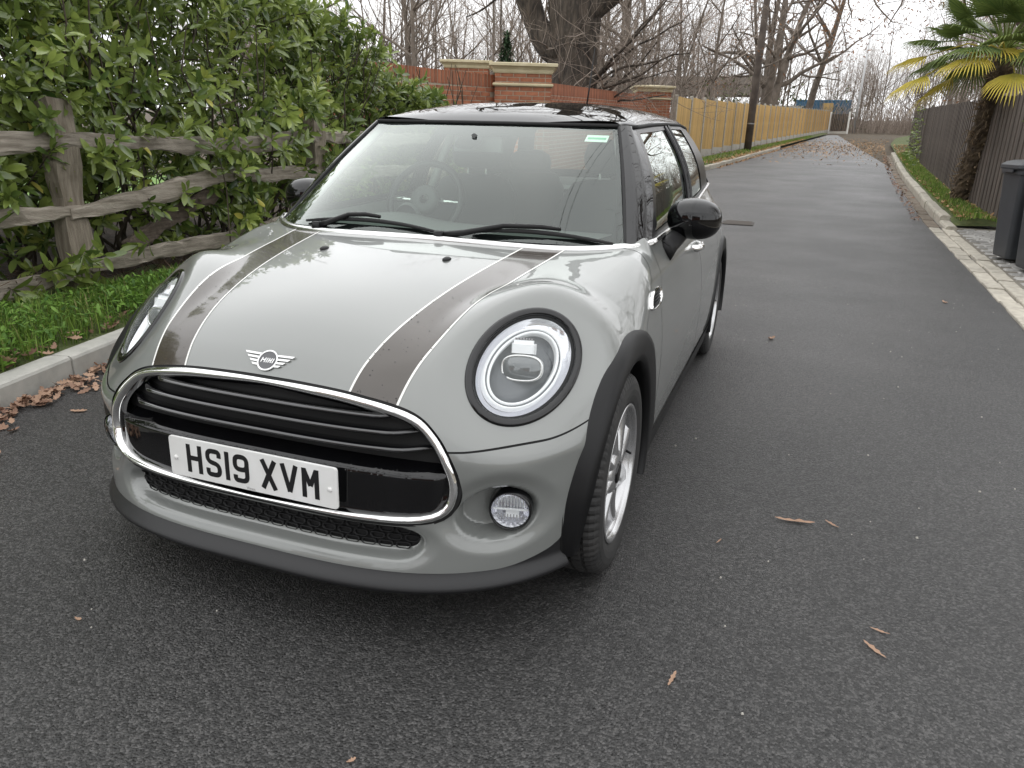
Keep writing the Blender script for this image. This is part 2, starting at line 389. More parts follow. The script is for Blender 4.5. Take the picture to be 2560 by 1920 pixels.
def brick_wall(a, b, h, label, hf=None, n_ind=300, th=.215):
    a = np.array(a); b = np.array(b); d = b-a; L = np.hypot(*d); ang = math.atan2(d[1], d[0]); t = thing('brick_wall', label, 'wall', ((a[0]+b[0])/2, (a[1]+b[1])/2, zgf((a[1]+b[1])/2)))
    za, zb = zgf(a[1]), zgf(b[1]); items = []
    nx = int(L/.225); nz = int((h-.02)/CP)
    core = MB(); V = []; ns = 24
    for i in range(ns+1):
        q = i/ns; p = a+d*q; hh = h+(hf(q) if hf else 0); nrm = np.array([-d[1], d[0]])/L*(th/2-.007)
        z = za+(zb-za)*q
        V += [(p[0]+nrm[0], p[1]+nrm[1], z-.3), (p[0]-nrm[0], p[1]-nrm[1], z-.3), (p[0]-nrm[0], p[1]-nrm[1], z+hh), (p[0]+nrm[0], p[1]+nrm[1], z+hh)]
    F = [(i*4+j, i*4+(j+1) % 4, i*4+4+(j+1) % 4, i*4+4+j) for i in range(ns) for j in range(4)]+[(0, 1, 2, 3), tuple(ns*4+k for k in (3, 2, 1, 0))]
    obj('mortar_core', V, F, M_mort, t)
    for r in range(nz+8):
        for i in range(nx+1):
            u = (i+.5*(r % 2))*.225
            if u+BL > L: continue
            q = (u+BL/2)/L; hh = h+(hf(q) if hf else 0); zr = h-.222-BH/2-(nz-3-r)*CP
            if zr < .05: continue
            if zr+BH/2 > hh-.2145: continue
            p = a+d*q; z = za+(zb-za)*q+zr
            for sgn in (1, -1):
                M = Matrix.Translation((p[0], p[1], z)) @ Matrix.Rotation(ang, 4, 'Z') @ Matrix.Translation((0, sgn*(th/2-BD/2), 0))
                if sgn > 0 and False: continue
                items.append((hh-zr, BM[int(rng.integers(4))], M, sgn))
    for i in range(int(L/.075)):
        q = (i+.5)*.075/L; hh = h+(hf(q) if hf else 0); p = a+d*q; z = za+(zb-za)*q+hh-.105
        sl = ((hf(min(1, q+.02))-hf(max(0, q-.02)))/(.04*L) if hf else 0)+(zb-za)/L
        items.append((0, SM2[i % 3], Matrix.Translation((p[0], p[1], z)) @ Matrix.Rotation(ang, 4, 'Z') @ Matrix.Rotation(-math.atan(sl), 4, 'Y'), 9))
    cs = CAM[:2]
    def vis(M, sgn):
        nrm = np.array([-d[1], d[0]])/L
        return sgn == 9 or ((cs-a)@nrm)*sgn > 0
    items.sort(key=lambda it: (not vis(it[2], it[3]), it[0]))
    rest = MB()
    for k, (_, me, M, sgn) in enumerate(items):
        if k < n_ind and vis(M, sgn): inst('brick', me, M, t)
        else: bake(me, M, rest)
    o = rest.build('brickwork', M_brick, t); o['kind'] = 'stuff'
    return t
brick_wall((-5.75, 8.6), (-4.13, 12.05), 2.13, 'red brick wall beside the hedge with a curved soldier coping', hf=lambda q: .14*(1-q)**2)
brick_wall((-3.55, 12.9), (-3.42, 22.2), 2.05, 'long low red brick wall between the nearest and the end pillar', n_ind=300)
g = thing('iron_gate', 'black iron gate with scroll tops between two brick pillars', 'gate', (-5.1, 14.1, zgf(14)))
A_, B_ = np.array((-4.15, 12.75)), np.array((-6.1, 15.5)); za = zgf(14)
fr = MB(); fr.tube([(A_[0], A_[1], za+.15), (A_[0], A_[1], za+2.05)], .03); fr.tube([(B_[0], B_[1], za+.15), (B_[0], B_[1], za+2.05)], .03)
for zz in (.15, 1.75, 2.02): fr.tube([(A_[0], A_[1], za+zz), (B_[0], B_[1], za+zz)], .022)
fr.build('gate_frame', M_iron, g)
for i in range(1, 22):
    p = A_+(B_-A_)*i/22; b_ = MB(); b_.tube([(p[0], p[1], za+.15), (p[0], p[1], za+2.12)], .011, 5); b_.build('bar', M_iron, g)
for i in range(6):
    sc_ = MB()
    p = A_+(B_-A_)*(i+.5)/6; dr = (B_-A_)/np.hypot(*(B_-A_)); P = []
    for k in range(22):
        an = k*.42; rr = .11*(1-k/24); P.append((p[0]+dr[0]*rr*math.cos(an), p[1]+dr[1]*rr*math.cos(an), za+2.14+rr*math.sin(an)))
    sc_.tube(P, .012, 5); sc_.build('scroll', M_iron, g)

# ================================================================ cleft oak post-and-rail fence with its laurel hedge
M_oak = mat('weathered_oak', (.19, .162, .128), .9, col2=(.36, .32, .265), vscale=5, bump=.7, bscale=28, bdist=.012, objvar=.12)
def grain(m, sc=(1, 1, 1), scale=6):
    n, l = m.node_tree.nodes, m.node_tree.links
    mp = n.new('ShaderNodeMapping'); mp.inputs['Scale'].default_value = sc
    tc = [q for q in n if q.type == 'TEX_COORD'][0]; l.new(tc.outputs['Object'], mp.inputs['Vector'])
    for q in n:
        if q.type == 'TEX_NOISE': l.new(mp.outputs[0], q.inputs['Vector'])
    return m
grain(M_oak, (9, .9, 9))
M_oakp = grain(mat('weathered_oak_post', (.16, .132, .098), .9, col2=(.30, .26, .205), vscale=5, bump=.7, bscale=28, bdist=.012, objvar=.12), (9, 9, .9))
fx = -3.2
fence = thing('cleft_rail_fence', 'weathered cleft oak post and rail fence in front of the laurel hedge', 'fence', (fx, 4, .15))
def fpost(x, y, h):
    V = []; nz = 14
    for i in range(nz):
        z = .0+h*i/(nz-1); w = .085+.010*math.sin(i*1.3+y); d_ = .055+.006*math.sin(i*.9+2*y)
        for sx, sy in ((-1, -1), (1, -1), (1, 1), (-1, 1)):
            V.append((x+sx*d_+.008*math.sin(i*.7)+rng.normal()*.003, y+sy*w+rng.normal()*.003, z+.1+(rng.normal()*.015 if i == nz-1 else 0)))
    F = [(i*4+j, i*4+(j+1) % 4, i*4+4+(j+1) % 4, i*4+4+j) for i in range(nz-1) for j in range(4)]+[tuple((nz-1)*4+k for k in range(4))]
    obj('post', V, F, M_oakp, fence)
def rail(P, hh, th, seed, m=None, par=None):
    r = random.Random(seed); P = np.array(P, float); n = 40; V = []
    t = np.linspace(0, 1, n); d = np.r_[0, np.cumsum(np.linalg.norm(np.diff(P, axis=0), axis=1))]; d /= d[-1]
    q = np.stack([np.interp(t, d, P[:, k]) for k in range(3)], 1)
    for _ in range(4): q[1:-1] = (q[:-2]+2*q[1:-1]+q[2:])/4
    ph = [r.uniform(0, 6) for _ in range(6)]
    for i in range(n):
        up = hh/2*(1+.16*math.sin(5*t[i]+ph[0])+.12*math.sin(13*t[i]+ph[1])+.05*math.sin(37*t[i]+ph[4])); dn = hh/2*(1+.2*math.sin(6*t[i]+ph[2])+.14*math.sin(17*t[i]+ph[3])+.07*math.sin(41*t[i]+ph[5]))
        tap = min(1, .55+4*min(t[i], 1-t[i])); w = th/2*(1+.15*math.sin(9*t[i]+ph[2]))
        for sx, zz in ((.70, up), (1, up*.72), (1, -dn*.72), (.65, -dn), (-.9, -dn*.85), (-.9, up*.9)):
            V.append((q[i, 0]+sx*w+r.gauss(0, .004), q[i, 1], q[i, 2]+zz*tap+r.gauss(0, .004)))
    F = gridF(n, 6, True)+[tuple(range(6))[::-1], tuple((n-1)*6+k for k in range(6))]
    return obj('rail', V, F, m or M_oak, par or fence)
posts = [(-.40, 1.16), (2.36, 1.28), (5.1, 1.30), (7.85, 1.30)]
for y, h in posts: fpost(fx, y, h)
zr = {0: (1.02, .60, .20), 1: (1.15, .70, .31), 2: (1.19, .80, .44), 3: (1.20, .80, .44)}
for i in range(3):
    y1, y2 = posts[i][0], posts[i+1][0]
    for k in range(3):
        a, b = zr[i][k], zr[i+1][k]; sag = (-.02, .045, -.03)[k]
        if i == 1 and k == 1: P = [(fx+.05, y1-.05, .68), (fx+.05, y1+.7, .78), (fx+.05, (y1+y2)/2, .90), (fx+.04, y2+.05, .83)]
        elif i == 1 and k == 2: P = [(fx+.08, y1+.02, .34), (fx+.09, y1+.8, .37), (fx+.07, (y1+y2)/2+.2, .40), (fx+.05, y2, .47)]
        elif i == 1 and k == 0: P = [(fx+.05, y1-.1, 1.15), (fx+.05, (y1+y2)/2, 1.10), (fx+.05, y2+.02, 1.19)]
        else: P = [(fx+.03, y1-.05, a), (fx+.03, (y1+y2)/2, (a+b)/2+sag), (fx+.03, y2+.05, b)]
        rail(P, (.122, .126, .124)[k], .05, 10*i+k)
M_split = grain(mat('dark_split_oak', (.06, .045, .033), .9, col2=(.14, .11, .085), vscale=5, bump=.8, bscale=28, bdist=.012), (9, .9, 9))
br = rail([(fx+.0, 2.75, .42), (fx+.0, 3.15, .56), (fx+.02, 3.75, .79)], .13, .05, 77, M_split); br.name = 'broken_rail'

# leaves -----------------------------------------------------------
def leafmat(name, c1, c2, rough=.35, spec=.5, tr=.25, c3=None):
    m, n, l, b = newmat(name)
    oi = n.new('ShaderNodeObjectInfo'); at = n.new('ShaderNodeAttribute'); at.attribute_name = 'tone'
    rp = n.new('ShaderNodeValToRGB'); rp.color_ramp.elements[0].color = (*c1, 1); rp.color_ramp.elements[1].color = (*c2, 1)
    if c3: rp.color_ramp.elements[1].position = .86; rp.color_ramp.elements.new(1.0).color = (*c3, 1)
    l.new(at.outputs['Fac'], rp.inputs[0]); l.new(rp.outputs[0], b.inputs['Base Color'])
    b.inputs['Roughness'].default_value = rough; b.inputs['Specular IOR Level'].default_value = spec
    if tr:
        t = n.new('ShaderNodeBsdfTranslucent'); l.new(rp.outputs[0], t.inputs[0]); mx = n.new('ShaderNodeMixShader'); mx.inputs[0].default_value = tr
        l.new(b.outputs[0], mx.inputs[1]); l.new(t.outputs[0], mx.inputs[2]); l.new(mx.outputs[0], n['Material Output'].inputs['Surface'])
    return m
def set_tone(me, vals):
    a = me.attributes.new('tone', 'FLOAT', 'POINT'); a.data.foreach_set('value', np.asarray(vals, np.float32))
M_laurel = leafmat('laurel_leaf', (.036, .078, .018), (.34, .42, .105), .20, .75, .30, (.50, .46, .10))
LT = np.array([(0, 0, 0), (.30, .135, .035), (.30, -.135, .035), (.32, 0, .0), (.62, .165, .03), (.62, -.165, .03), (.64, 0, -.02), (.86, .105, -.02), (.86, -.105, -.02), (1.0, 0, -.09)])
LF = [(0, 3, 1), (0, 2, 3), (1, 3, 6, 4), (2, 5, 6, 3), (4, 6, 9, 7), (5, 8, 9, 6)]
def leaf_frames(P, D, up, size):
    """vectorised leaf placement: base P, direction D, up hint, size -> verts"""
    D = D/np.linalg.norm(D, axis=1, keepdims=True)
    S = np.cross(up, D); S /= np.linalg.norm(S, axis=1, keepdims=True)+1e-9; U = np.cross(D, S)
    T = LT[None]*size[:, None, None]
    return P[:, None]+T[..., 0:1]*D[:, None]+T[..., 1:2]*S[:, None]*.92+T[..., 2:3]*U[:, None]
def shoots(tips, dirs, nl, size, rg, spread=(.35, 1.25)):
    """whorls of leaves round shoot tips"""
    P = []; D = []; Uh = []; Sz = []; To = []
    for tp, dr, base_tone in zip(tips, dirs, rg.uniform(0, 1, len(tips))):
        dr = dr/np.linalg.norm(dr); o1 = np.cross(dr, [.3, .2, 1]); o1 /= np.linalg.norm(o1)+1e-9; o2 = np.cross(dr, o1)
        n = int(rg.integers(nl[0], nl[1]+1))
        for k in range(n):
            f = k/n; an = k*2.4+rg.uniform(0, .8); sp = spread[0]+(spread[1]-spread[0])*f+rg.normal()*.15
            d = dr*math.cos(sp)+(o1*math.cos(an)+o2*math.sin(an))*math.sin(sp); d[2] -= .34*f+rg.uniform(0, .15)
            P.append(tp-dr*(.02+.11*f)); D.append(d); Uh.append(dr+rg.normal(0, .2, 3)); Sz.append(rg.uniform(*size)*(1-.25*(1-f)*(rg.random() < .5)))
            To.append(1.0 if rg.random() < .006 else np.clip(.16+.50*base_tone**2+.42*(1-f)*rg.random()+rg.normal()*.10, 0, .9))
    return np.array(P), np.array(D), np.array(Uh), np.array(Sz), np.array(To)
hedge = thing('laurel_hedge', 'tall glossy green laurel hedge growing through the rail fence', 'hedge', (-3.9, 4.5, .2))
rg = np.random.default_rng(11)
tips = []; dirs = []
def hedge_top(y): return float(np.interp(y, [0, 5.0, 6.4, 7.1, 7.7, 9.5], [2.62, 2.55, 2.42, 2.15, 1.62, 1.42]))+.10*math.sin(y*1.7)+.10*math.sin(y*4.1+1)
def add_shell(n, x0, x1, dmean, dsp, zlo=.25, ylo=-1.2, yhi=9.3, zhi=None):
    for _ in range(n):
        y = rg.uniform(ylo, yhi); zt = zhi or hedge_top(y); z = zlo+(zt-zlo)*rg.random()**.85
        bul = .16*math.sin(2.3*y+1.7*z)+.12*math.sin(5*y-2.9*z); x = rg.uniform(x0, x1)+bul
        tips.append((x, y, z)); dirs.append(np.array(dmean)+rg.normal(0, dsp, 3))
add_shell(1500, -3.75, -3.30, (.75, -.25, .55), .38, zlo=.95)
add_shell(420, -3.7, -3.28, (.75, -.25, .45), .4, zlo=.3, zhi=1.0)
add_shell(1300, -4.5, -3.65, (.45, -.2, .75), .45, zlo=.5)
add_shell(1100, -5.4, -4.4, (.3, -.2, .8), .5, zlo=.4, zhi=2.9, yhi=5.6)
add_shell(700, -6.6, -5.4, (.3, -.2, .8), .5, zlo=.4, zhi=3.0, yhi=6.0)
for _ in range(600):
    y = rg.uniform(-1.2, 9.3); tips.append((rg.uniform(-4.5, -3.5), y, hedge_top(y)+rg.uniform(-.1, .14))); dirs.append(np.array((.1, 0, 1))+rg.normal(0, .35, 3))
# clumps that push out through the rails
for (cx, cy, cz, r_, n_) in ((-3.05, 3.75, .78, .26, 22), (-3.08, 3.9, 1.12, .24, 18), (-3.02, 2.55, 1.06, .15, 5), (-2.98, 2.2, .36, .17, 13), (-3.08, 4.9, .82, .20, 12), (-3.12, 1.85, .82, .14, 5), (-3.05, 3.9, .42, .2, 14), (-3.1, 4.5, 1.25, .25, 16), (-3.06, 5.3, 1.0, .2, 10), (-3.1, 3.1, 1.35, .28, 18), (-3.2, 1.8, 1.55, .3, 18)):
    for _ in range(n_): tips.append((cx+rg.normal()*r_*.4, cy+rg.normal()*r_, cz+rg.normal()*r_*.7)); dirs.append(np.array((.7, -.45, .25))+rg.normal(0, .45, 3))
tips = np.array(tips); dirs = np.array(dirs)
P, D, Uh, Sz, To = shoots(tips, dirs, (8, 12), (.095, .165), rg)
LV = leaf_frames(P, D, Uh, Sz)
cen = LV.mean(1); dist = np.linalg.norm(cen-CAM, axis=1); order = np.argsort(dist+np.where(cen[:, 0] < -3.45, 3, 0)+np.where(cen[:, 1] < 1.3, 9, 0))
ind = order[:300]; oth = order[300:]
nv = len(LT)
F = (np.arange(len(oth))[:, None]*nv)
FF = []
for f in LF: FF += (F+np.array(f)[None]).tolist()
hm = mesh('foliage', LV[oth].reshape(-1, 3), FF, M_laurel, smooth=True); set_tone(hm, np.repeat(To[oth], nv))
ho = link(bpy.data.objects.new('foliage', hm), hedge); ho['kind'] = 'stuff'
for i in ind:
    me = mesh('leaf', LV[i]-P[i], LF, M_laurel, smooth=True); set_tone(me, np.full(nv, To[i]))
    inst('leaf', me, Matrix.Translation(tuple(P[i])), hedge)
st = MB()
for _ in range(150):
    y = rg.uniform(-1, 9.2); x = rg.uniform(-4.4, -3.45); p = np.array((x, y, .15)); Q = [p]; 
    for k in range(6): p = p+np.array((rg.normal()*.06+.03, rg.normal()*.10, rg.uniform(.22, .42))); Q.append(p)
    st.tube(Q, [.016*(1-i/8) for i in range(7)], 4, False)
for tp, dr in zip(tips[::4], dirs[::4]):
    d_ = dr/np.linalg.norm(dr); st.tube([tp-d_*.55+rg.normal(0, .08, 3), tp-d_*.25, tp], [.008, .006, .004], 3, False)
o = st.build('stems', mat('laurel_stem', (.035, .026, .018), .9, col2=(.07, .055, .035), vscale=20), hedge); o['kind'] = 'stuff'
# dead twigs and roots under the hedge
tw = MB()
for _ in range(420):
    y = rg.uniform(-.5, 6); x = -3.12-rg.random()*.55; z0 = .16+rg.random()*.05; l_ = rg.uniform(.1, .3); an = rg.uniform(0, 6.28)
    tw.tube([(x, y, z0), (x+l_*.5*math.cos(an), y+l_*.5*math.sin(an), z0+rg.uniform(0, .12)), (x+l_*math.cos(an), y+l_*math.sin(an), z0+rg.uniform(-.02, .16))], .0028, 3, False)
o = tw.build('dead_twigs', mat('dead_twig', (.07, .045, .03), .9, col2=(.15, .10, .065), vscale=9)); tag(o, 'brown dead twigs and dry stalks under the hedge', 'twigs', kind='stuff')

# ================================================================ grass and weeds
M_grass = leafmat('grass_blade', (.065, .12, .02), (.25, .37, .07), .5, .3, .35, (.40, .33, .17))
def grass(name, label, pts, hgt, rg, lean=.5, wd=.0035, per=1):
    n = len(pts); an = rg.uniform(0, 6.28, n); h = rg.uniform(hgt[0], hgt[1], n); ln = rg.uniform(.1, lean, n)*h
    d = np.stack([np.cos(an), np.sin(an), np.zeros(n)], 1); s = np.stack([-np.sin(an), np.cos(an), np.zeros(n)], 1)*wd
    p0 = pts-s; p1 = pts+s; mid = pts+d*(ln*.35)[:, None]+np.array([0, 0, 1])*(h*.6)[:, None]; tip = pts+d*ln[:, None]+np.array([0, 0, 1])*h[:, None]*.95
    V = np.stack([p0, p1, mid+s*.8, mid-s*.8, tip], 1).reshape(-1, 3); i = np.arange(n)[:, None]*5
    FF = (i+np.array([[0, 1, 2, 3]])).tolist()+(i+np.array([[3, 2, 4]])).tolist()
    me = mesh(name, V, FF, M_grass, smooth=True); set_tone(me, np.repeat(rg.uniform(0, 1, n)**1.3, 5))
    o = link(bpy.data.objects.new(name, me)); tag(o, label, 'grass', kind='stuff'); return o
def verge_pts(n, ylo, yhi, xa, xb, zo, rg, clump=0):
    y = rg.uniform(ylo, yhi, n)
    if clump:
        c = rg.uniform(ylo, yhi, clump); y = np.where(rg.random(n) < .55, c[rg.integers(0, clump, n)]+rg.normal(0, .07, n), y)
    t = rg.random(n); a = np.array([xa(v) for v in y]); b = np.array([xb(v) for v in y])
    x = a+(b-a)*t
    return np.stack([x, y, zg(y)+zo+.05*np.sin(math.pi*t)], 1)
kx = lambda y: float(np.interp(y, KL[:, 1], KL[:, 0]))-.14
pts = verge_pts(10000, -.6, 5.0, kx, lambda y: min(-3.12, kx(y)-.05)+.02, .112, rg)
pts = pts[(np.sin(pts[:, 0]*9+2)*np.sin(pts[:, 1]*7)+rg.random(len(pts))*1.4) > .05]
grass('verge_grass', 'long green grass on the bank between the kerb and the rail fence', pts, (.05, .15), rg)
# low broad-leaved weeds in the grass
M_weed = leafmat('weed_leaf', (.05, .12, .018), (.20, .35, .06), .5, .3, .3)
n = 9500; pw = verge_pts(n, -.4, 4.6, kx, lambda y: -3.08, .115, rg, 60)
dw = rg.normal(0, 1, (n, 3)); dw[:, 2] = rg.uniform(.1, .9, n); szw = rg.uniform(.025, .065, n)
pw[:, 2] += rg.uniform(.0, .10, n)
Wv = leaf_frames(pw, dw, np.tile([0, 0, 1.], (n, 1))+rg.normal(0, .2, (n, 3)), szw)
Wv = pw[:, None]+(Wv-pw[:, None])*1.0
F = (np.arange(n)[:, None]*nv); FF = []
for f in LF: FF += (F+np.array(f)[None]).tolist()
me = mesh('weeds', Wv.reshape(-1, 3), FF, M_weed, smooth=True); set_tone(me, np.repeat(rg.random(n), nv))
o = link(bpy.data.objects.new('weeds', me)); tag(o, 'low leafy green weeds among the grass beside the kerb', 'weeds', kind='stuff')
# a dock plant hanging over the kerb
dk = thing('dock_plant', 'broad-leaved dock plant hanging over the kerb at the picture edge', 'weed', (-2.3, 1.02, .12))
for k in range(9):
    an = rg.uniform(0, 6.28); sz_ = rg.uniform(.10, .17); d0 = np.array([[math.cos(an), math.sin(an), rg.uniform(.2, .7)]])
    v = leaf_frames(np.array([[-2.30, 1.02, .115]]), d0, np.array([[0, 0, 1.]]), np.array([sz_]))[0]
    me = mesh('leaf', v, LF, M_weed, smooth=True); set_tone(me, np.full(nv, rg.uniform(.5, 1))); link(bpy.data.objects.new('leaf', me), dk)
pts = np.concatenate([verge_pts(11000, 11.1, 34, lambda y: float(np.interp(y, KR[:, 1], KR[:, 0]))+.36, lambda y: float(np.interp(y, fr_line[:, 1], fr_line[:, 0]))-.02, .14, rg)])
grass('verge_grass', 'thin grass on the strip between the far kerb and the dark fence', pts, (.03, .09), rg, wd=.006)
pts = verge_pts(5000, 20.4, 60, lambda y: float(np.interp(y, KM[:, 1], KM[:, 0]))-.15, lambda y: float(np.interp(y, [19, 25.3, 80.7], [-3.3, -2.0, 3.5])), .13, rg)
grass('verge_grass', 'grass strip at the foot of the yellow timber fence', pts, (.03, .10), rg, wd=.009)

# ================================================================ fallen leaves
M_dead = leafmat('dead_oak_leaf', (.15, .078, .055), (.44, .29, .20), .75, .3, .1)
def oak_leaf(s=1.0, curl=.2, rr=None):
    rr = rr or rg; n = 9; V = []; 
    for i in range(n):
        t = i/(n-1); w = .26*math.sin(math.pi*min(1, t*.93+.07))**.8*(1.18 if i % 2 else .62)*(.6+.6*t)
        b = curl*(t-.5)**2*1.2
        V += [(t-.5, w, b+curl*w*w*3+rr.normal()*.02), (t-.5, 0, b), (t-.5, -w, b+curl*w*w*3+rr.normal()*.02)]
    F = []
    for i in range(n-1): F += [(i*3, i*3+1, i*3+4, i*3+3), (i*3+1, i*3+2, i*3+5, i*3+4)]
    return np.array(V)*s, F
OL = [oak_leaf(1, c) for c in (.1, .3, .5, .7, .35)]
M_pale = leafmat('pale_dead_leaf', (.24, .13, .06), (.58, .38, .21), .75, .3, .1)
def scatter_leaves(name, label, pts, size, rg, tilt=.35, cat='leaves', m=None):
    Vs = []; Fs = []; tn = []; nn = 0
    for p in pts:
        V, F = OL[int(rg.integers(5))]; s = rg.uniform(*size)
        M = (Matrix.Rotation(rg.uniform(0, 6.28), 3, 'Z') @ Matrix.Rotation(rg.normal()*tilt, 3, 'X') @ Matrix.Rotation(rg.normal()*tilt, 3, 'Y'))
        W = (V*s) @ np.array(M).T; W[:, 2] -= W[:, 2].min(); W += p; Vs.append(W); Fs += [tuple(i+nn for i in f) for f in F]; nn += len(W); tn += [rg.random()]*len(W)
    me = mesh(name, np.concatenate(Vs), Fs, m or M_dead, smooth=True); set_tone(me, tn)
    o = link(bpy.data.objects.new(name, me)); tag(o, label, cat, kind='stuff'); return o
n = 420; t = rg.uniform(-.2, 2.6, n); gx = np.interp(t, KL[:, 1], KL[:, 0])+.02+np.abs(rg.normal(0, .11, n))*(1.0+.5*np.sin(t*5))
scatter_leaves('gutter_leaves', 'drift of brown oak leaves in the gutter along the near kerb', np.stack([gx, t, .002+rg.uniform(0, .03, n)*np.exp(-np.abs(gx-np.interp(t, KL[:, 1], KL[:, 0])-.1)*8)], 1), (.05, .085), rg)
n = 90; t = rg.uniform(.3, 3.5, n); scatter_leaves('verge_leaves', 'brown oak leaves lying along the top of the near kerb and grass edge', np.stack([np.interp(t, KL[:, 1], KL[:, 0])-.12-np.abs(rg.normal(0, .08, n)), t, .125+rg.uniform(0, .03, n)], 1), (.05, .08), rg)
n = 2600; y = np.clip(rg.normal(42, 9, n), 27, 62); x = np.interp(y, [20, 60], [-1.0, 2.2])+(np.interp(y, KR[:, 1], KR[:, 0])-np.interp(y, [20, 60], [-1.0, 2.2]))*rg.random(n)
k_ = rg.random(n) < np.clip((y-26)/16, .05, 1); x, y = x[k_], y[k_]
scatter_leaves('road_leaves', 'orange-brown leaf carpet across the far end of the lane', np.stack([x, y, zg(y)+.006], 1), (.06, .115), rg, m=M_pale)
n = 2300; y = rg.uniform(23, 52, n); x = np.interp(y, KM[:, 1], KM[:, 0])+.15-np.abs(rg.normal(0, .55, n)); scatter_leaves('verge_leaves', 'brown leaves heaped under the yellow timber fence', np.stack([x, y, zg(y)+np.where(x < np.interp(y, KM[:, 1], KM[:, 0]), .15, .01)], 1), (.07, .12), rg, m=M_pale)
n = 1700; y = 11.3+rg.random(n)**1.6*34; x = np.interp(y, KR[:, 1], KR[:, 0])+.35+rg.random(n)*.75; scatter_leaves('verge_leaves', 'brown leaves scattered on the strip below the dark fence', np.stack([x, y, zg(y)+.18], 1), (.06, .10), rg, m=M_pale)
n = 260; y = 12+rg.random(n)*22; x = np.interp(y, KR[:, 1], KR[:, 0])-.15+np.abs(rg.normal(0, .1, n)); scatter_leaves('gutter_leaves', 'brown leaves caught in the gutter of the far kerb', np.stack([x, y, zg(y)+.015], 1), (.05, .09), rg)
def lone(name, label, x, y, s, rot, kind=0, cat='leaf'):
    V, F = OL[kind % 5] if kind < 5 else (OL[1][0]*np.array([1, .38, .7]), OL[1][1])
    M = np.array(Matrix.Rotation(rot, 3, 'Z')); W = (V*s) @ M.T; W[:, 2] -= W[:, 2].min()-.003; W += (x, y, zgf(y))
    me = mesh(name, W, F, M_dead, smooth=True); set_tone(me, np.full(len(W), .75)); o = link(bpy.data.objects.new(name, me)); tag(o, label, cat, 'single leaves fallen on the road'); return o
lone('fallen_leaf', 'long curled tan leaf on the road beside the front wheel, larger of two', 1.35, 1.24, .13, .1, 6)
lone('fallen_leaf', 'small curled tan leaf right of the long curled leaf on the road', 1.47, 1.27, .06, 2.4, 6)
lone('fallen_leaf', 'narrow tan leaf on the road, lower of the two near the right edge', 1.55, .60, .075, 2.3, 6)
lone('fallen_leaf', 'narrow tan leaf on the road, upper of the two near the right edge', 1.57, .69, .05, 2.9, 6)
lone('fallen_leaf', 'thin upright leaf on bare asphalt below the car front', 1.08, .29, .06, 1.4, 6)
lone('fallen_leaf', 'small orange leaf on the asphalt left of the number plate', -.41, -.08, .024, 0, 2)
lone('fallen_leaf', 'small pale leaf at the bottom edge of the picture', .50, -.21, .022, 1, 2)
lone('fallen_leaf', 'red-brown leaf on the road level with the rear wheel', 1.18, 3.8, .07, 1, 3)
lone('fallen_leaf', 'dull brown leaf on the road near the paved drive', 2.48, 5.66, .07, 2, 3)
lone('fallen_leaf', 'tiny orange leaf beside the front tyre', 1.12, 1.0, .035, 1.2, 6)
lone('fallen_leaf', 'lobed oak leaf lying clear of the gutter drift', -1.70, 1.02, .075, .4, 1)
lone('fallen_leaf', 'second lobed oak leaf nearest the car bumper', -1.48, 1.12, .06, 2.0, 2)
stn = MB()
for _ in range(130):
    x, y = rg.uniform(-.9, 2.8), rg.uniform(-.35, 7); s_ = rg.uniform(.003, .007); stn.box((x, y, zgf(y)+s_*.3), (s_*1.3, s_, s_*.8), Matrix.Rotation(rg.uniform(0, 3), 3, 'Z'), .6)
o = stn.build('grit', mat('pale_grit', (.42, .40, .36), .8)); tag(o, 'pale bits of grit scattered on the asphalt', 'grit', kind='stuff')
# ================================================================ close-board timber fence (far left of the lane)
M_pine = grain(mat('treated_pine', (.46, .295, .105), .8, col2=(.60, .41, .17), vscale=3, bump=.3, bscale=20, bdist=.004, objvar=.16), (6, 6, .5))
M_post = mat('concrete_post', (.36, .335, .29), .9, var=.15, vscale=14, bump=.2, bscale=60, bdist=.004)
A_, B_ = np.array((-2.62, 23.2)), np.array((3.3, 81.0)); dF = (B_-A_)/np.hypot(*(B_-A_)); LFen = np.hypot(*(B_-A_))
tf = thing('timber_fence', 'yellow close-board timber fence with concrete posts along the lane', 'fence', (-2.0, 27, zgf(27)))
npan = int(LFen/1.93); nrm = np.array([dF[1], -dF[0]]); angF = math.atan2(dF[1], dF[0])
def board_me(w, h, k):
    V = []; 
    for z in (0, h): V += [(-w/2, .006, z), (w/2, .016, z), (w/2, 0, z), (-w/2, 0, z)]
    return mesh('board', V, [(0, 1, 5, 4), (1, 2, 6, 5), (2, 3, 7, 6), (3, 0, 4, 7), (4, 5, 6, 7)], M_pine)
bm = [board_me(.128, 1.68+.0*k, k) for k in range(3)]
post_me = MB(); post_me.box((0, 0, 1.0), (.10, .11, 2.0)); post_me.box((0, 0, 2.01), (.10, .11, .05), None, .75); post_me = post_me.mesh('post', M_post)
gb_me = MB(); gb_me.box((0, 0, .14), (1.83, .05, .28)); gb_me.box((0, .028, .14), (1.75, .006, .16)); gb_me = gb_me.mesh('gravel_board', M_post)
cap_me = MB(); cap_me.box((0, 0, 0), (1.84, .06, .03)); cap_me = cap_me.mesh('capping_rail', M_pine)
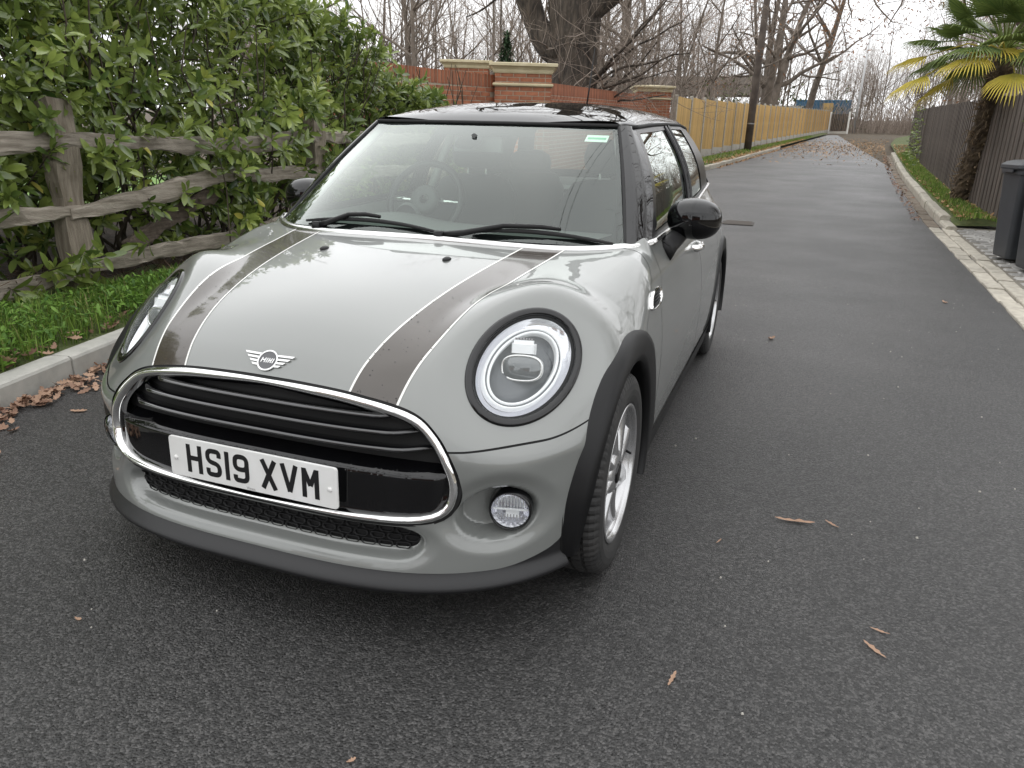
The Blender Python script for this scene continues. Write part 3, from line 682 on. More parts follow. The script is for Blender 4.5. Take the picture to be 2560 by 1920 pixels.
for i in range(npan):
    p = A_+dF*1.93*i; z = zgf(p[1])+.08; zn = zgf(p[1]+1.93)+.08
    inst('post', post_me, Matrix.Translation((p[0], p[1], z)) @ Matrix.Rotation(angF, 4, 'Z'), tf)
    c = p+dF*.965; zm = (z+zn)/2
    Mx = Matrix.Translation((c[0], c[1], zm)) @ Matrix.Rotation(angF, 4, 'Z') @ Matrix.Rotation(-math.atan2(zn-z, 1.93)*.0, 4, 'Y')
    inst('gravel_board', gb_me, Mx @ Matrix.Rotation(math.pi, 4, 'Z'), tf)
    nb = 15; pb = MB()
    for k in range(nb):
        M = Mx @ Matrix.Translation((-.915+.061+k*.1219, -.01, .28)) @ Matrix.Rotation(math.pi, 4, 'Z') @ Matrix.Diagonal((1, 1, 1+rng.normal()*.002, 1))
        if i < 15: inst('board', bm[k % 3], M, tf)
        else:
            n0 = len(pb.V); pb.V += [tuple(M @ v.co) for v in bm[0].vertices]; f_ = [tuple(q+n0 for q in P.vertices) for P in bm[0].polygons]; pb.F += f_; pb.M += [0]*len(f_)
    if i >= 15: o = pb.build('board_panel', M_pine, tf); o['kind'] = 'stuff'

# ================================================================ dark board fence on the other side
M_dark = grain(mat('dark_fence_board', (.072, .058, .048), .85, col2=(.125, .102, .086), vscale=3, bump=.4, bscale=20, bdist=.005, objvar=.22), (6, 6, .5))
df = thing('dark_board_fence', 'dark brown vertical board fence behind the palm', 'fence', (4.1, 15, zgf(15)))
fl = fr_line[(fr_line[:, 1] > 8.0) & (fr_line[:, 1] < 44)]; fl = resample(np.concatenate([[(3.97, 7.5)], fl]), .135)
db = [None]*3
for k in range(3):
    q = MB(); q.box((0, 0, .86), (.125, .02, 1.72)); db[k] = q.mesh('board', M_dark)
rest = MB()
for i in range(len(fl)-1):
    a = math.atan2(*(fl[i+1]-fl[i])[::-1]); p = (fl[i]+fl[i+1])/2
    M = Matrix.Translation((p[0], p[1], zgf(p[1])+.14+rng.normal()*.012)) @ Matrix.Rotation(a+rng.normal()*.02, 4, 'Z') @ Matrix.Translation((0, .012*(i % 2), 0))
    if i < 210: inst('board', db[i % 3], M, df)
    else:
        n0 = len(rest.V); rest.V += [tuple(M @ v.co) for v in db[0].vertices]; f_ = [tuple(q+n0 for q in P.vertices) for P in db[0].polygons]; rest.F += f_; rest.M += [0]*len(f_)
if rest.V: o = rest.build('far_boards', M_dark, df); o['kind'] = 'stuff'
bk = MB()
for zz in (.5, 1.5): bk.tube([(x+.05, y, zgf(y)+.14+zz) for x, y in fl[::6]], .03, 4)
bk.build('back_rail', M_dark, df)

# ================================================================ utility pole
up_ = MB(); zb = zgf(32.6)
up_.tube([(-.94, 32.6, zb-.2), (-.93, 32.6, zb+2), (-.85, 32.6, zb+9.5)], [.155, .15, .115], 12)
po = up_.build('utility_pole', mat('creosoted_pole', (.045, .033, .026), .85, col2=(.09, .07, .055), vscale=3, bump=.4, bscale=14, bdist=.01), smooth=True)
tag(po, 'tall dark brown wooden utility pole standing against the yellow fence', 'utility pole')
band = MB(); 
for zz in (1.2,): band.tube([(-.93, 32.6, zb+zz), (-.928, 32.6, zb+zz+.05)], .156, 12)
band.build('metal_band', mat('galvanised', (.3, .3, .3), .5, .8), po)
# the pole's overhead wires (they cross the sky above the car)
for k, (x2, y2, z2) in enumerate(((1.5, -24, 8.2), (1.9, -24, 8.2))):
    P = []
    for i in range(25):
        t = i/24; P.append((-.85+.1*k+(x2+.85)*t, 32.6+(y2-32.6)*t, zb+9.2-(zb+9.2-z2)*t-1.1*4*t*(1-t)*.6))
    w = MB(); w.tube(P, .012, 4); tag(w.build('overhead_wire', M_iron), ['overhead wire nearer the hedge, running from the utility pole', 'overhead wire nearer the palm, running from the utility pole'][k], 'wire', 'overhead wires')

# ================================================================ palm
M_frond = leafmat('palm_frond', (.05, .10, .028), (.26, .32, .085), .38, .45, .2)
M_fyel = leafmat('yellowing_frond', (.17, .21, .04), (.66, .52, .08), .45, .4, .25)
M_ptr = mat('palm_trunk_fibre', (.045, .032, .022), .95, col2=(.13, .095, .06), vscale=9, bump=1, bscale=30, bdist=.03)
palm = thing('fan_palm', 'fan palm with shaggy trunk, green crown and yellowing lower fronds', 'palm tree', (3.9, 14.1, zgf(14.1)+.14))
b0 = np.array((3.90, 14.1, zgf(14.1)+.08)); topp = np.array((3.93, 13.15, zgf(14.1)+2.5))
V = []; n = 36; 
for i in range(n):
    t = i/(n-1); p = b0+(topp-b0)*t+np.array((.05*math.sin(2.4*t), 0, 0)); r_ = (.125+.03*(1-t)**3+.035*t+.012*math.sin(i*2.1))
    for k in range(16):
        a = 2*math.pi*k/16; rr = r_*(1+.10*rng.normal()*.6+.10*((i+k) % 2)); V.append((p[0]+rr*math.cos(a), p[1]+rr*math.sin(a), p[2]))
obj('trunk', V, gridF(n, 16, True), M_ptr, palm, smooth=False)
stub = MB()
for i in range(230):
    t = rng.random()**.75; a = rng.uniform(0, 6.28); p = b0+(topp-b0)*t+np.array((.05*math.sin(2.4*t), 0, 0)); r_ = .125+.035*t
    d = np.array((math.cos(a), math.sin(a), 0)); l_ = rng.uniform(.05, .16)
    stub.tube([p+d*r_*.9, p+d*(r_+l_*.5)+np.array((0, 0, rng.uniform(-.03, .06))), p+d*(r_+l_)+np.array((0, 0, rng.uniform(-.08, .1)))], [.016, .011, .003], 4, False)
o = stub.build('leaf_stubs', mat('dry_stub', (.13, .095, .06), .9, col2=(.26, .19, .12), vscale=12), palm); o['kind'] = 'stuff'
def frond(base, dr, plen, R_, yellow, droop, fan=2.6):
    dr = np.array(dr)/np.linalg.norm(dr); mb = MB(); tone = []
    hub = base+dr*plen; hub[2] -= droop*plen*.35
    mid = base+dr*plen*.5+np.array((0, 0, .03))
    mb.tube([base, mid, hub], [.016, .012, .010], 5, False); tone += [.75]*len(mb.V)
    d2 = (hub-mid); d2 /= np.linalg.norm(d2); s = np.cross(d2, [0, 0, 1]); s /= np.linalg.norm(s)+1e-9; u = np.cross(s, d2)
    nl = 27 if yellow else 34
    for k in range(nl):
        a = (k/(nl-1)-.5)*2*fan*.5*1.15; L = R_*(1-.28*(abs(a)/(fan*.58))**2)*rng.uniform(.93, 1.04)
        e = d2*math.cos(a)+s*math.sin(a)+u*.10*math.cos(a*2); e /= np.linalg.norm(e); w = np.cross(e, u); w /= np.linalg.norm(w)
        P0 = hub; P1 = hub+e*L*.45; P2 = hub+e*L*.8-np.array((0, 0, L*droop*.16)); P3 = hub+e*L-np.array((0, 0, L*(droop*.42+rng.uniform(0, .08))))
        w1, w2 = .0120*R_/.6, .0095*R_/.6; f0 = len(mb.V)
        mb.add([P0, P1-w*w1+u*.006, P1-u*.010, P1+w*w1+u*.006, P2-w*w2, P2-u*.006, P2+w*w2, P3], [(0, 1, 2), (0, 2, 3), (1, 4, 5, 2), (2, 5, 6, 3), (4, 7, 5), (5, 7, 6)])
        edge = abs(a)/(fan*.58); tv = rng.uniform(.1, .55); tone += [tv]+[tv+.05]*3+[min(1, tv+.25*yellow+.1)]*3+[min(1, tv+.6*yellow+.15)] if not yellow else [.35]+[.6+.2*rng.random()]*3+[.85]*3+[1.0]
    o = obj('frond', mb.V, mb.F, M_fyel if yellow else M_frond, palm, smooth=True); set_tone(o.data, tone)
for i in range(44):
    a = i*2.399+.3; el = 1.35-1.42*(i/43)**.9
    yel = i > 40
    if i > 30: el += rng.normal()*.1
    frond(topp+np.array((0, 0, rng.uniform(-.12, .1))), (math.cos(a)*math.cos(el), math.sin(a)*math.cos(el), math.sin(el)), rng.uniform(.6, .95), rng.uniform(.55, .72), yel, max(.12, .55-el*.45))
for a, el, pl in ((3.50, -.12, 1.15), (3.20, .16, 1.05), (4.75, -.22, .9), (5.5, -.08, 1.0), (4.1, .05, .9)):
    frond(topp.copy(), (math.cos(a)*math.cos(el), math.sin(a)*math.cos(el), math.sin(el)), pl, .62, True, .6, 2.1)

# ================================================================ wheelie bins
M_bin = mat('grey_bin_plastic', (.035, .038, .043), .5, bump=.08, bscale=160, bdist=.002, var=.1, vscale=6)
def wheelie(loc, rz, label):
    z = zgf(loc[1])+.04; t = thing('wheelie_bin', label, 'bin', (loc[0], loc[1], z), 'wheelie bins on the paved drive')
    B = Matrix.Translation((loc[0], loc[1], z)) @ Matrix.Rotation(rz, 4, 'Z')
    def bd(mb, name, m=M_bin, par=None, smooth=False): mb.V = [tuple(B @ Vector(v)) for v in mb.V]; return mb.build(name, m, par or t, smooth)
    def rr(hx, hy, r, n=5):
        P = []
        for cx, cy, a0 in ((hx-r, hy-r, 0), (-hx+r, hy-r, 90), (-hx+r, -hy+r, 180), (hx-r, -hy+r, 270)):
            for k in range(n): a = R(a0+90*k/(n-1)); P.append((cx+r*math.cos(a), cy+r*math.sin(a)))
        return P
    mb = MB(); V = []; lv = [(0.04, .215, .25, 0), (.06, .22, .255, 0), (.55, .25, .295, .01), (.90, .272, .325, .02), (.905, .285, .34, .02), (.97, .287, .342, .02), (.975, .275, .33, .02)]
    for zz, hx, hy, oy in lv: V += [(x, y+oy, zz) for x, y in rr(hx, hy, .045)]
    k = len(V)//len(lv); mb.add(V, gridF(len(lv), k, True)+[tuple(range(k))[::-1]]); bd(mb, 'body', smooth=False)
    mb = MB(); V = []; ll = [(.972, .292, .355, .01), (.985, .298, .362, .01), (1.015, .296, .36, .01), (1.045, .27, .33, .015), (1.06, .23, .28, .02)]
    for zz, hx, hy, oy in ll: V += [(x, y+oy, zz+(y*.05)) for x, y in rr(hx, hy, .06)]
    mb.add(V, gridF(len(ll), k, True)+[tuple(range(len(V)-k, len(V)))]); bd(mb, 'lid')
    mb = MB(); mb.tube([(-.2, .36, 1.02), (-.2, .40, 1.04), (.2, .40, 1.04), (.2, .36, 1.02)], .015, 6); bd(mb, 'handle')
    for sx in (-1, 1):
        mb = MB(); V, F = lathe([(-.025, .03), (-.025, .095), (.025, .095), (.025, .03)], 'x', 20, (sx*.25, .26, .10)); mb.add(V, F); bd(mb, 'wheel', M_iron)
    mb = MB(); mb.box((0, -.352, .94), (.30, .012, .03)); bd(mb, 'lip')
    return t
wheelie((3.62, 8.25), R(-84), 'grey wheelie bin standing by the laurel shrub, mostly in view')
wheelie((3.66, 7.45), R(-86), 'grey wheelie bin nearest the camera, cut by the picture edge')
# laurel shrub behind the bins
sh = thing('laurel_shrub', 'dark green laurel shrub behind the wheelie bins and below the palm', 'shrub', (4.2, 10.6, zgf(10.6)))
tp = []; dr_ = []
for _ in range(240):
    y = rg.uniform(8.6, 11.0); z = zgf(y)+.25+rg.random()*1.7; x = 4.15+rg.uniform(-.28, .5)+.15*math.sin(3*y+2*z); tp.append((x, y, z)); dr_.append(np.array((-.7, -.3, .5))+rg.normal(0, .45, 3))
P2, D2, U2, S2, T2 = shoots(np.array(tp), np.array(dr_), (6, 9), (.09, .14), rg); V2 = leaf_frames(P2, D2, U2, S2)
F = (np.arange(len(P2))[:, None]*nv); FF = []
for f in LF: FF += (F+np.array(f)[None]).tolist()
me = mesh('foliage', V2.reshape(-1, 3), FF, M_laurel, smooth=True); set_tone(me, np.repeat(T2*.6, nv)); link(bpy.data.objects.new('foliage', me), sh)['kind'] = 'stuff'
mb = MB()
for tpt in tp[::5]: mb.tube([(4.3, 10.8, zgf(10.8)), ((tpt[0]+4.3)/2, (tpt[1]+10.8)/2, tpt[2]*.6), tpt], [.02, .012, .005], 4, False)
mb.build('stem', M_ptr, sh)
# ivy creeping through the far part of the dark fence
iv = []
for _ in range(300):
    y = 29+rg.normal()*2.2; x = float(np.interp(y, fr_line[:, 1], fr_line[:, 0]))-.03-rg.random()*.25; iv.append((x, y, zgf(y)+.2+rg.random()**1.2*1.7*math.exp(-((y-29)/3)**2)))
iv = np.array(iv); dv = rg.normal(0, 1, iv.shape); dv[:, 0] -= .6
Vv = leaf_frames(iv, dv, np.tile([-1., 0, .3], (len(iv), 1)), rg.uniform(.10, .18, len(iv))); FF = []
F = (np.arange(len(iv))[:, None]*nv)
for f in LF: FF += (F+np.array(f)[None]).tolist()
me = mesh('ivy', Vv.reshape(-1, 3), FF, M_laurel, smooth=True); set_tone(me, np.repeat(rg.random(len(iv))*.8, nv)); o = link(bpy.data.objects.new('ivy', me)); tag(o, 'green ivy covering a length of the dark board fence', 'ivy')

# ================================================================ far end of the lane: rail gate, skip, bridge, lamp post
M_white = mat('white_paint', (.75, .75, .72), .6)
rgate = thing('field_gate', 'pale framed slatted gate at the far end of the yellow fence', 'gate', (4.0, 81.4, zgf(81)))
P1, P2_ = np.array((3.4, 80.9)), np.array((5.0, 79.5)); z = zgf(80)
m_ = MB()
for q in (0, 1): p = P1+(P2_-P1)*q; m_.box((p[0], p[1], z+1.0), (.16, .16, 2.0)); m_.build('post', M_white, rgate); m_ = MB()
m_.box(((P1[0]+P2_[0])/2, (P1[1]+P2_[1])/2, z+.12), (2.1, .12, .22), Matrix.Rotation(math.atan2(*(P2_-P1)[::-1]), 3, 'Z')); m_.build('bottom_rail', M_white, rgate)
for i in range(11):
    p = P1+(P2_-P1)*(i+.5)/11; m_ = MB(); m_.box((p[0], p[1], z+1.0), (.12, .04, 1.6), Matrix.Rotation(math.atan2(*(P2_-P1)[::-1]), 3, 'Z')); m_.build('slat', M_dark, rgate)
M_blue = mat('blue_container_paint', (.035, .115, .20), .55, var=.15, vscale=1)
sk = thing('blue_container', 'blue metal site container behind the far end of the yellow fence', 'container', (2.6, 92, zgf(92)))
z = zgf(92); c_ = MB(); c_.box((2.7, 92, z+1.6), (5.6, 2.4, 3.0)); c_.build('shell', M_blue, sk)
for i in range(14): r_ = MB(); r_.box((0+i*.41, 90.77, z+1.6), (.14, .06, 2.8)); r_.build('rib', M_blue, sk)
tp_ = MB(); tp_.box((2.7, 92, z+3.14), (5.7, 2.5, .10)); tp_.build('top_rail', M_blue, sk)
yl = MB(); yl.box((3.2, 89.6, z+2.0), (1.0, .8, 1.6)); tag(yl.build('timber_stack', M_pine), 'pale yellow timber crate in front of the blue container', 'crate')
hut = thing('site_hut', 'white site hut behind the yellow fence left of the blue container', 'hut', (-.4, 88, zgf(88)))
hb = MB(); hb.box((-.6, 88, zgf(88)+1.2), (2.6, 2, 2.4)); hb.build('wall', M_white, hut); hb = MB(); hb.box((-.6, 88, zgf(88)+2.47), (2.8, 2.2, .12)); hb.build('roof', M_post, hut)
M_bridge = mat('bridge_concrete', (.20, .18, .155), .9, var=.2, vscale=1.5)
bg_ = thing('road_bridge', 'grey concrete road bridge behind the bare trees', 'bridge', (-8, 122, zgf(120)))
z = zgf(120); m_ = MB(); m_.box((-19, 123, z+5.1), (32, 6, 1.5)); m_.build('deck', M_bridge, bg_)
m_ = MB(); m_.box((-19, 119.8, z+6.35), (32, .3, 1.0)); m_.build('parapet', M_bridge, bg_)
for x in (-32, -23, -14, -5): m_ = MB(); m_.box((x, 123, z+2.2), (1.1, 4, 4.4)); m_.build('pier', M_bridge, bg_)
lp = MB(); z = zgf(86); lp.tube([(5.9, 86, z), (6.0, 86.5, z+5), (6.15, 88, z+10.5)], [.13, .11, .07], 8); lp.tube([(6.15, 88, z+10.5), (5.7, 88, z+10.8), (5.0, 88, z+10.85)], [.05, .05, .05], 6)
tag(lp.build('lamp_post', mat('pale_galvanised', (.5, .5, .5), .6, .3), smooth=True), 'tall pale leaning street lamp post beyond the end of the lane', 'lamp post')

# ================================================================ trees
M_bark = mat('tree_bark', (.11, .09, .072), .95, col2=(.20, .165, .135), vscale=3, bump=.5, bscale=8, bdist=.03)
M_twig = mat('bare_twig', (.21, .168, .138), .95, col2=(.33, .275, .23), vscale=.6)
M_oakb = grain(mat('old_oak_bark', (.035, .029, .024), .95, col2=(.115, .092, .072), vscale=5, bump=1, bscale=11, bdist=.07), (2.4, 2.4, .45))
def branch(mb, tw, p, d, L, r, depth, rr, leaves=None, up=.15, wob=.18, minr=.012, nseg=5, split=(2, 4), twn=6):
    P = [p]; Rr = [r]; q = p.copy(); e = d/np.linalg.norm(d)
    for i in range(nseg):
        e = e+rr.normal(0, wob, 3); e[2] += up*.3; e /= np.linalg.norm(e); q = q+e*L/nseg; P.append(q); Rr.append(max(.004, r*(1-.62*(i+1)/nseg)))
    (mb if r > .03 else tw).tube(P, Rr, 7 if r > .08 else (5 if r > .03 else 3), False)
    if depth <= 0 or r < minr:
        if leaves is not None and rr.random() < .9:
            for k in range(3): leaves.append(P[rr.integers(2, nseg+1)]+rr.normal(0, .12, 3))
        return
    for k in range(int(rr.integers(split[0], split[1]+1))):
        i = int(rr.integers(2, nseg+1)); a = rr.normal(0, 1, 3); a -= e*(a@e); a /= np.linalg.norm(a)+1e-9
        dd = e*rr.uniform(.45, .95)+a*rr.uniform(.5, 1.0); branch(mb, tw, P[i], dd, L*rr.uniform(.55, .82), Rr[i]*rr.uniform(.55, .8), depth-1, rr, leaves, up, wob, minr, nseg, split, twn)
def tree_data(seed, H, r0, depth=5, forks=1, clear=.35, up=.15, leaves=False, spread=.35, split=(2, 4), wob=.12):
    rr = np.random.default_rng(seed); mb = MB(); tw = MB(); lv = [] if leaves else None
    # trunk
    for f in range(forks):
        e = np.array((rr.normal(0, spread if forks > 1 else .06), rr.normal(0, spread if forks > 1 else .06), 1.)); n = 8; P = [np.array((0., 0, -.2))]; Rr = [r0*1.25]; q = np.array((0., 0, 0)); r = r0
        for i in range(n):
            e = e+rr.normal(0, .05, 3); e[2] += .1; e /= np.linalg.norm(e); q = q+e*H*.75/n; P.append(q.copy()); r = r0*(1-.78*(i+1)/n); Rr.append(r)
        mb.tube(P, Rr, 9, False)
        for i in range(2, n+1):
            if i/n < clear: continue
            for k in range(int(rr.integers(1, 4))):
                a = rr.uniform(0, 6.28); dd = np.array((math.cos(a), math.sin(a), rr.uniform(.35, 1.3))); branch(mb, tw, P[i], dd, H*rr.uniform(.16, .30)*(1.25-.5*i/n), Rr[i]*rr.uniform(.4, .7), depth-1, rr, lv, up, wob, .006, 5, split)
    return mb, tw, lv
TV = []
for k in range(6):
    mb, tw, _ = tree_data(100+k, 15+k*.8, .12+.025*k, 4, 1, .30+.05*(k % 3), .2, split=(2, 4))
    TV.append((mb.mesh('trunk', M_bark, True), tw.mesh('crown', M_twig, False)))
pole = []
for k in range(5):                                            # tall thin pole trees of the wood: trunk and sparse upswept twigs
    mb, tw, _ = tree_data(300+k, 14+k, .06+.012*k, 3, 1, .22, .35, split=(2, 4), wob=.10)
    pole.append((mb.mesh('trunk', M_bark, True), tw.mesh('crown', M_twig, False)))
def plant(kind, name, x, y, s, rz, label, grp):
    t = thing(name, label, 'tree', (x, y, zgf(y)), grp); M = Matrix.Translation((x, y, zgf(y)-.1)) @ Matrix.Rotation(rz, 4, 'Z') @ Matrix.Scale(s, 4)
    inst('trunk', kind[0], M, t); inst('crown', kind[1], M, t); return t
rt_ = np.random.default_rng(5)
lab_e = 'thin bare tree closing the view at the end of the lane'
lab_w = 'slender bare woodland tree in the grey-brown wood behind the walls'
cnt = 0
def at_px(px, Z):                                             # a spot on the ground seen at picture column px (2212-wide), Z metres ahead
    d = Vector(fwd)+Vector(rt)*((px-1106)/1592)+Vector(up)*.33; return CAM[0]+d.x*Z, CAM[1]+d.y*Z
for i in range(230):
    px = rt_.uniform(480, 2230); Z = 30+66*rt_.random()**.8
    x, y = at_px(px, Z)
    if x > np.interp(y, [20, 80], [-4.5, 1.0]) and x < np.interp(y, [20, 80], [7.5, 13]): continue
    plant(pole[i % 5] if i % 3 else TV[i % 6], 'woodland_tree', x, y, rt_.uniform(.75, 1.15), rt_.uniform(0, 6.28), lab_w, 'bare trees of the wood')
for k in range(16):                                           # trees of the gardens beyond the dark fence
    x, y = rt_.uniform(8.5, 20), rt_.uniform(6, 40)
    plant(TV[k % 6], 'garden_tree', x, y, rt_.uniform(.6, .9), rt_.uniform(0, 6.28), 'bare garden tree rising behind the dark board fence', 'bare trees behind the dark fence')
for k in range(14):
    x, y = rt_.uniform(7, 12.5), rt_.uniform(0, 17)
    plant(TV[k % 6], 'garden_tree', x, y, rt_.uniform(.8, 1.05), rt_.uniform(0, 6.28), 'bare garden tree mirrored in the car side windows', 'garden trees beside the drive')
for k in range(90):
    y = rt_.uniform(48, 125); x = np.interp(y, [48, 80], [8.5, 13])+rt_.random()**1.3*32-(9 if y > 98 else 0)
    plant(pole[k % 5] if k % 4 else TV[k % 6], 'woodland_tree', x, y, rt_.uniform(.55, 1.0), rt_.uniform(0, 6.28), 'slender bare tree of the thicket seen between the palm and the lane end', 'bare trees right of the lane')
# the wood beyond, where single trees cannot be told apart
wm, wt = MB(), MB()
for k in range(8):
    a, b, _ = tree_data(500+k, 13+k % 4, .07, 3, 1, .15, .3, split=(2, 3))
    for j in range(44):
        px = rt_.uniform(380, 2400); Z = rt_.uniform(70, 150); x, y = at_px(px, Z)
        if 0 < x < 12 and y < 105: continue
        s = rt_.uniform(.7, 1.2); c, sn = math.cos(j), math.sin(j); M = np.array(((c, -sn, 0), (sn, c, 0), (0, 0, 1)))*s
        for src, dst in ((a, wm), (b, wt)):
            n0 = len(dst.V); dst.V += (np.array(src.V) @ M.T+np.array((x, y, zgf(y)))).tolist(); dst.F += [tuple(q+n0 for q in f) for f in src.F]; dst.M += [0]*len(src.F)
o = wm.build('far_wood', M_bark); tag(o, 'grey-brown leafless wood in the distance, trunks', 'wood', kind='stuff')
o = wt.build('far_wood', M_twig); tag(o, 'grey-brown leafless wood in the distance, twigs', 'wood', kind='stuff')
print('wood tris', len(wm.F)*2, len(wt.F)*2)
for k in range(30):                                           # thicker growth closing the end of the lane
    x, y = rt_.uniform(3, 26), rt_.uniform(86, 112)
    plant(pole[k % 5], 'woodland_tree', x, y, rt_.uniform(.55, .9), rt_.uniform(0, 6.28), lab_e, 'bare trees at the end of the lane')
# houses and trees of the street behind the camera: they show only as reflections in the car
for k in range(12):
    x, y = (-9+2.3*k+rt_.normal(), -13-rt_.random()*10)
    plant(TV[k % 6], 'street_tree', x, y, rt_.uniform(.5, .8), rt_.uniform(0, 6.28), 'bare street tree mirrored dark in the car front', 'street trees behind the camera')
for k, (hx_, hy_, w_) in enumerate(((-9, -26, 9), (6.5, -30, 10))):
    ht = thing('house', ['brick house with pitched roof, mirrored at the left of the car front', 'brick house with pitched roof, mirrored at the right of the car front'][k], 'house', (hx_, hy_, 0), 'houses behind the camera')
    q = MB(); q.box((hx_, hy_, 2.5), (w_, 7, 5)); q.build('wall', M_brick, ht)
    q = MB(); q.add([(hx_-w_/2-.3, hy_-3.9, 5), (hx_+w_/2+.3, hy_-3.9, 5), (hx_+w_/2+.3, hy_+3.9, 5), (hx_-w_/2-.3, hy_+3.9, 5), (hx_-w_/2-.3, hy_, 8), (hx_+w_/2+.3, hy_, 8)], [(0, 1, 5, 4), (2, 3, 4, 5), (0, 4, 3), (1, 2, 5), (3, 2, 1, 0)]); q.build('roof', M_dark, ht)
    for i_ in range(3):
        for j_ in range(2): q = MB(); q.box((hx_-w_/3+i_*w_/3, hy_+3.52, 1.5+2.5*j_), (1.3, .08, 1.2)); wq = q.build('window', M_white, ht); q = MB(); q.box((hx_-w_/3+i_*w_/3, hy_+3.57, 1.5+2.5*j_), (1.14, .04, 1.04)); q.build('pane', M_iron, wq)
# scrub and brambles at the foot of the wood
sc_ = MB()
for i in range(7500):
    px = rt_.uniform(480, 2300); Z = 26+80*rt_.random()**.9; x, y = at_px(px, Z)
    if i > 5200: x, y = rt_.uniform(2, 24), rt_.uniform(84, 96)
    if x > np.interp(y, [20, 80, 84], [-4.6, 1.0, 2.0]) and x < np.interp(y, [20, 80], [6.5, 12]) and y < 84: continue
    h = rt_.uniform(.6, 3.6); a = rt_.uniform(0, 6.28); l_ = h*rt_.uniform(.2, .7)
    P = [(x, y, zgf(y)), (x+l_*.3*math.cos(a), y+l_*.3*math.sin(a), zgf(y)+h*.6), (x+l_*math.cos(a), y+l_*math.sin(a), zgf(y)+h)]
    sc_.tube(P, [.022, .016, .006], 3, False)
o = sc_.build('undergrowth', M_twig); tag(o, 'tangle of brown brambles and saplings at the foot of the wood', 'undergrowth', kind='stuff')
ev = []
for i in range(5200):
    c0 = int(i/5200*13); r2 = np.random.default_rng(c0+40); px = r2.uniform(880, 2050); Z = r2.uniform(34, 88); x, y = at_px(px, Z); hh = r2.uniform(1.5, 4.0)
    ev.append((x+rt_.normal()*hh*.45, y+rt_.normal()*hh*.45, zgf(y)+abs(rt_.normal())*hh*.55))
ev = np.array(ev); k_ = ~((ev[:, 0] > np.interp(ev[:, 1], [20, 80], [-4.0, 1.0])) & (ev[:, 0] < np.interp(ev[:, 1], [20, 80], [6.5, 12])) & (ev[:, 1] < 88)); ev = ev[k_]
M_ever = leafmat('holly_leaf', (.03, .05, .015), (.13, .15, .05), .6, .3, .2)
Vv = leaf_frames(ev, rt_.normal(0, 1, ev.shape), rt_.normal(0, 1, ev.shape), rt_.uniform(.25, .5, len(ev))); FF = []
F = (np.arange(len(ev))[:, None]*nv)
for f in LF: FF += (F+np.array(f)[None]).tolist()
me = mesh('evergreen_scrub', Vv.reshape(-1, 3), FF, M_ever, smooth=True); set_tone(me, np.repeat(rt_.random(len(ev)), nv)); o = link(bpy.data.objects.new('evergreen_scrub', me)); tag(o, 'dull green holly and ivy scrub under the bare trees', 'scrub', kind='stuff')

# ---- the great oak behind the wall
oak = thing('old_oak', 'massive old oak trunk with heavy lopped limbs behind the brick wall', 'tree', (-4.72, 18.5, zgf(18.5)))
ob = np.array((-4.72, 18.5, zgf(18.5))); V = []; rr = np.random.default_rng(3); nz, na = 46, 40
prof = [(0, 1.15), (.6, .95), (1.3, .80), (2.0, .68), (2.6, .61), (3.2, .60), (3.8, .62), (4.4, .60), (5.0, .55), (5.8, .5), (6.6, .42)]
for i in range(nz):
    h = 6.6*i/(nz-1); r_ = np.interp(h, *zip(*prof))
    for k in range(na):
        a = 2*math.pi*k/na; f = 1+.07*math.sin(5*a+h*.5)+.045*math.sin(11*a-h*1.1)+.03*math.sin(17*a+2.3*h)+.05*math.sin(3*a+h*1.9)+rr.normal()*.012
        V.append((ob[0]+.12*math.sin(h*.6)+r_*f*math.cos(a), ob[1]+r_*f*math.sin(a), ob[2]+h))
obj('trunk', V, gridF(nz, na, True), M_oakb, oak, smooth=True)
def limb(P, rad, mb, n=24, seed=0):
    P = np.array(P, float); d = np.r_[0, np.cumsum(np.linalg.norm(np.diff(P, axis=0), axis=1))]; t = np.linspace(0, d[-1], n); q = np.stack([np.interp(t, d, P[:, k]) for k in range(3)], 1)
    for _ in range(3): q[1:-1] = (q[:-2]+2*q[1:-1]+q[2:])/4
    r = np.interp(t, d, rad)*(1+.08*np.sin(t*4+seed)); mb.tube(q, list(r), 12, True); return q
lb = MB(); 
L1 = limb([ob+(-.05, -.1, 2.9), ob+(-.5, -.15, 3.15), ob+(-.85, -.2, 3.6), ob+(-1.05, -.3, 4.3), ob+(-1.6, -.5, 5.4), ob+(-2.6, -.6, 7.0)], [.40, .36, .32, .30, .26, .18], lb)
L2 = limb([ob+(.1, 0, 3.6), ob+(.6, .0, 4.0), ob+(1.15, .1, 4.45), ob+(2.0, .1, 5.3), ob+(3.0, -.3, 6.6)], [.40, .34, .29, .25, .18], lb, seed=2)
L3 = limb([ob+(0, 0, 5.6), ob+(.3, -.2, 7.2), ob+(-.2, -.6, 9.2)], [.6, .42, .25], lb, seed=4)
lb.build('limb', M_oakb, oak, True)
tb, tt = MB(), MB()
for Lq, n_ in ((L1, 12), (L2, 12), (L3, 12)):
    for k in range(n_):
        i = int(rr.integers(9, 24)); dd = rr.normal(0, 1, 3); dd[2] = abs(dd[2])*.5; dd[1] -= .2; branch(tb, tt, Lq[i], dd, rr.uniform(1.6, 3.4), rr.uniform(.04, .10), 3, rr, None, .1, .2, .006, 6, (2, 3))
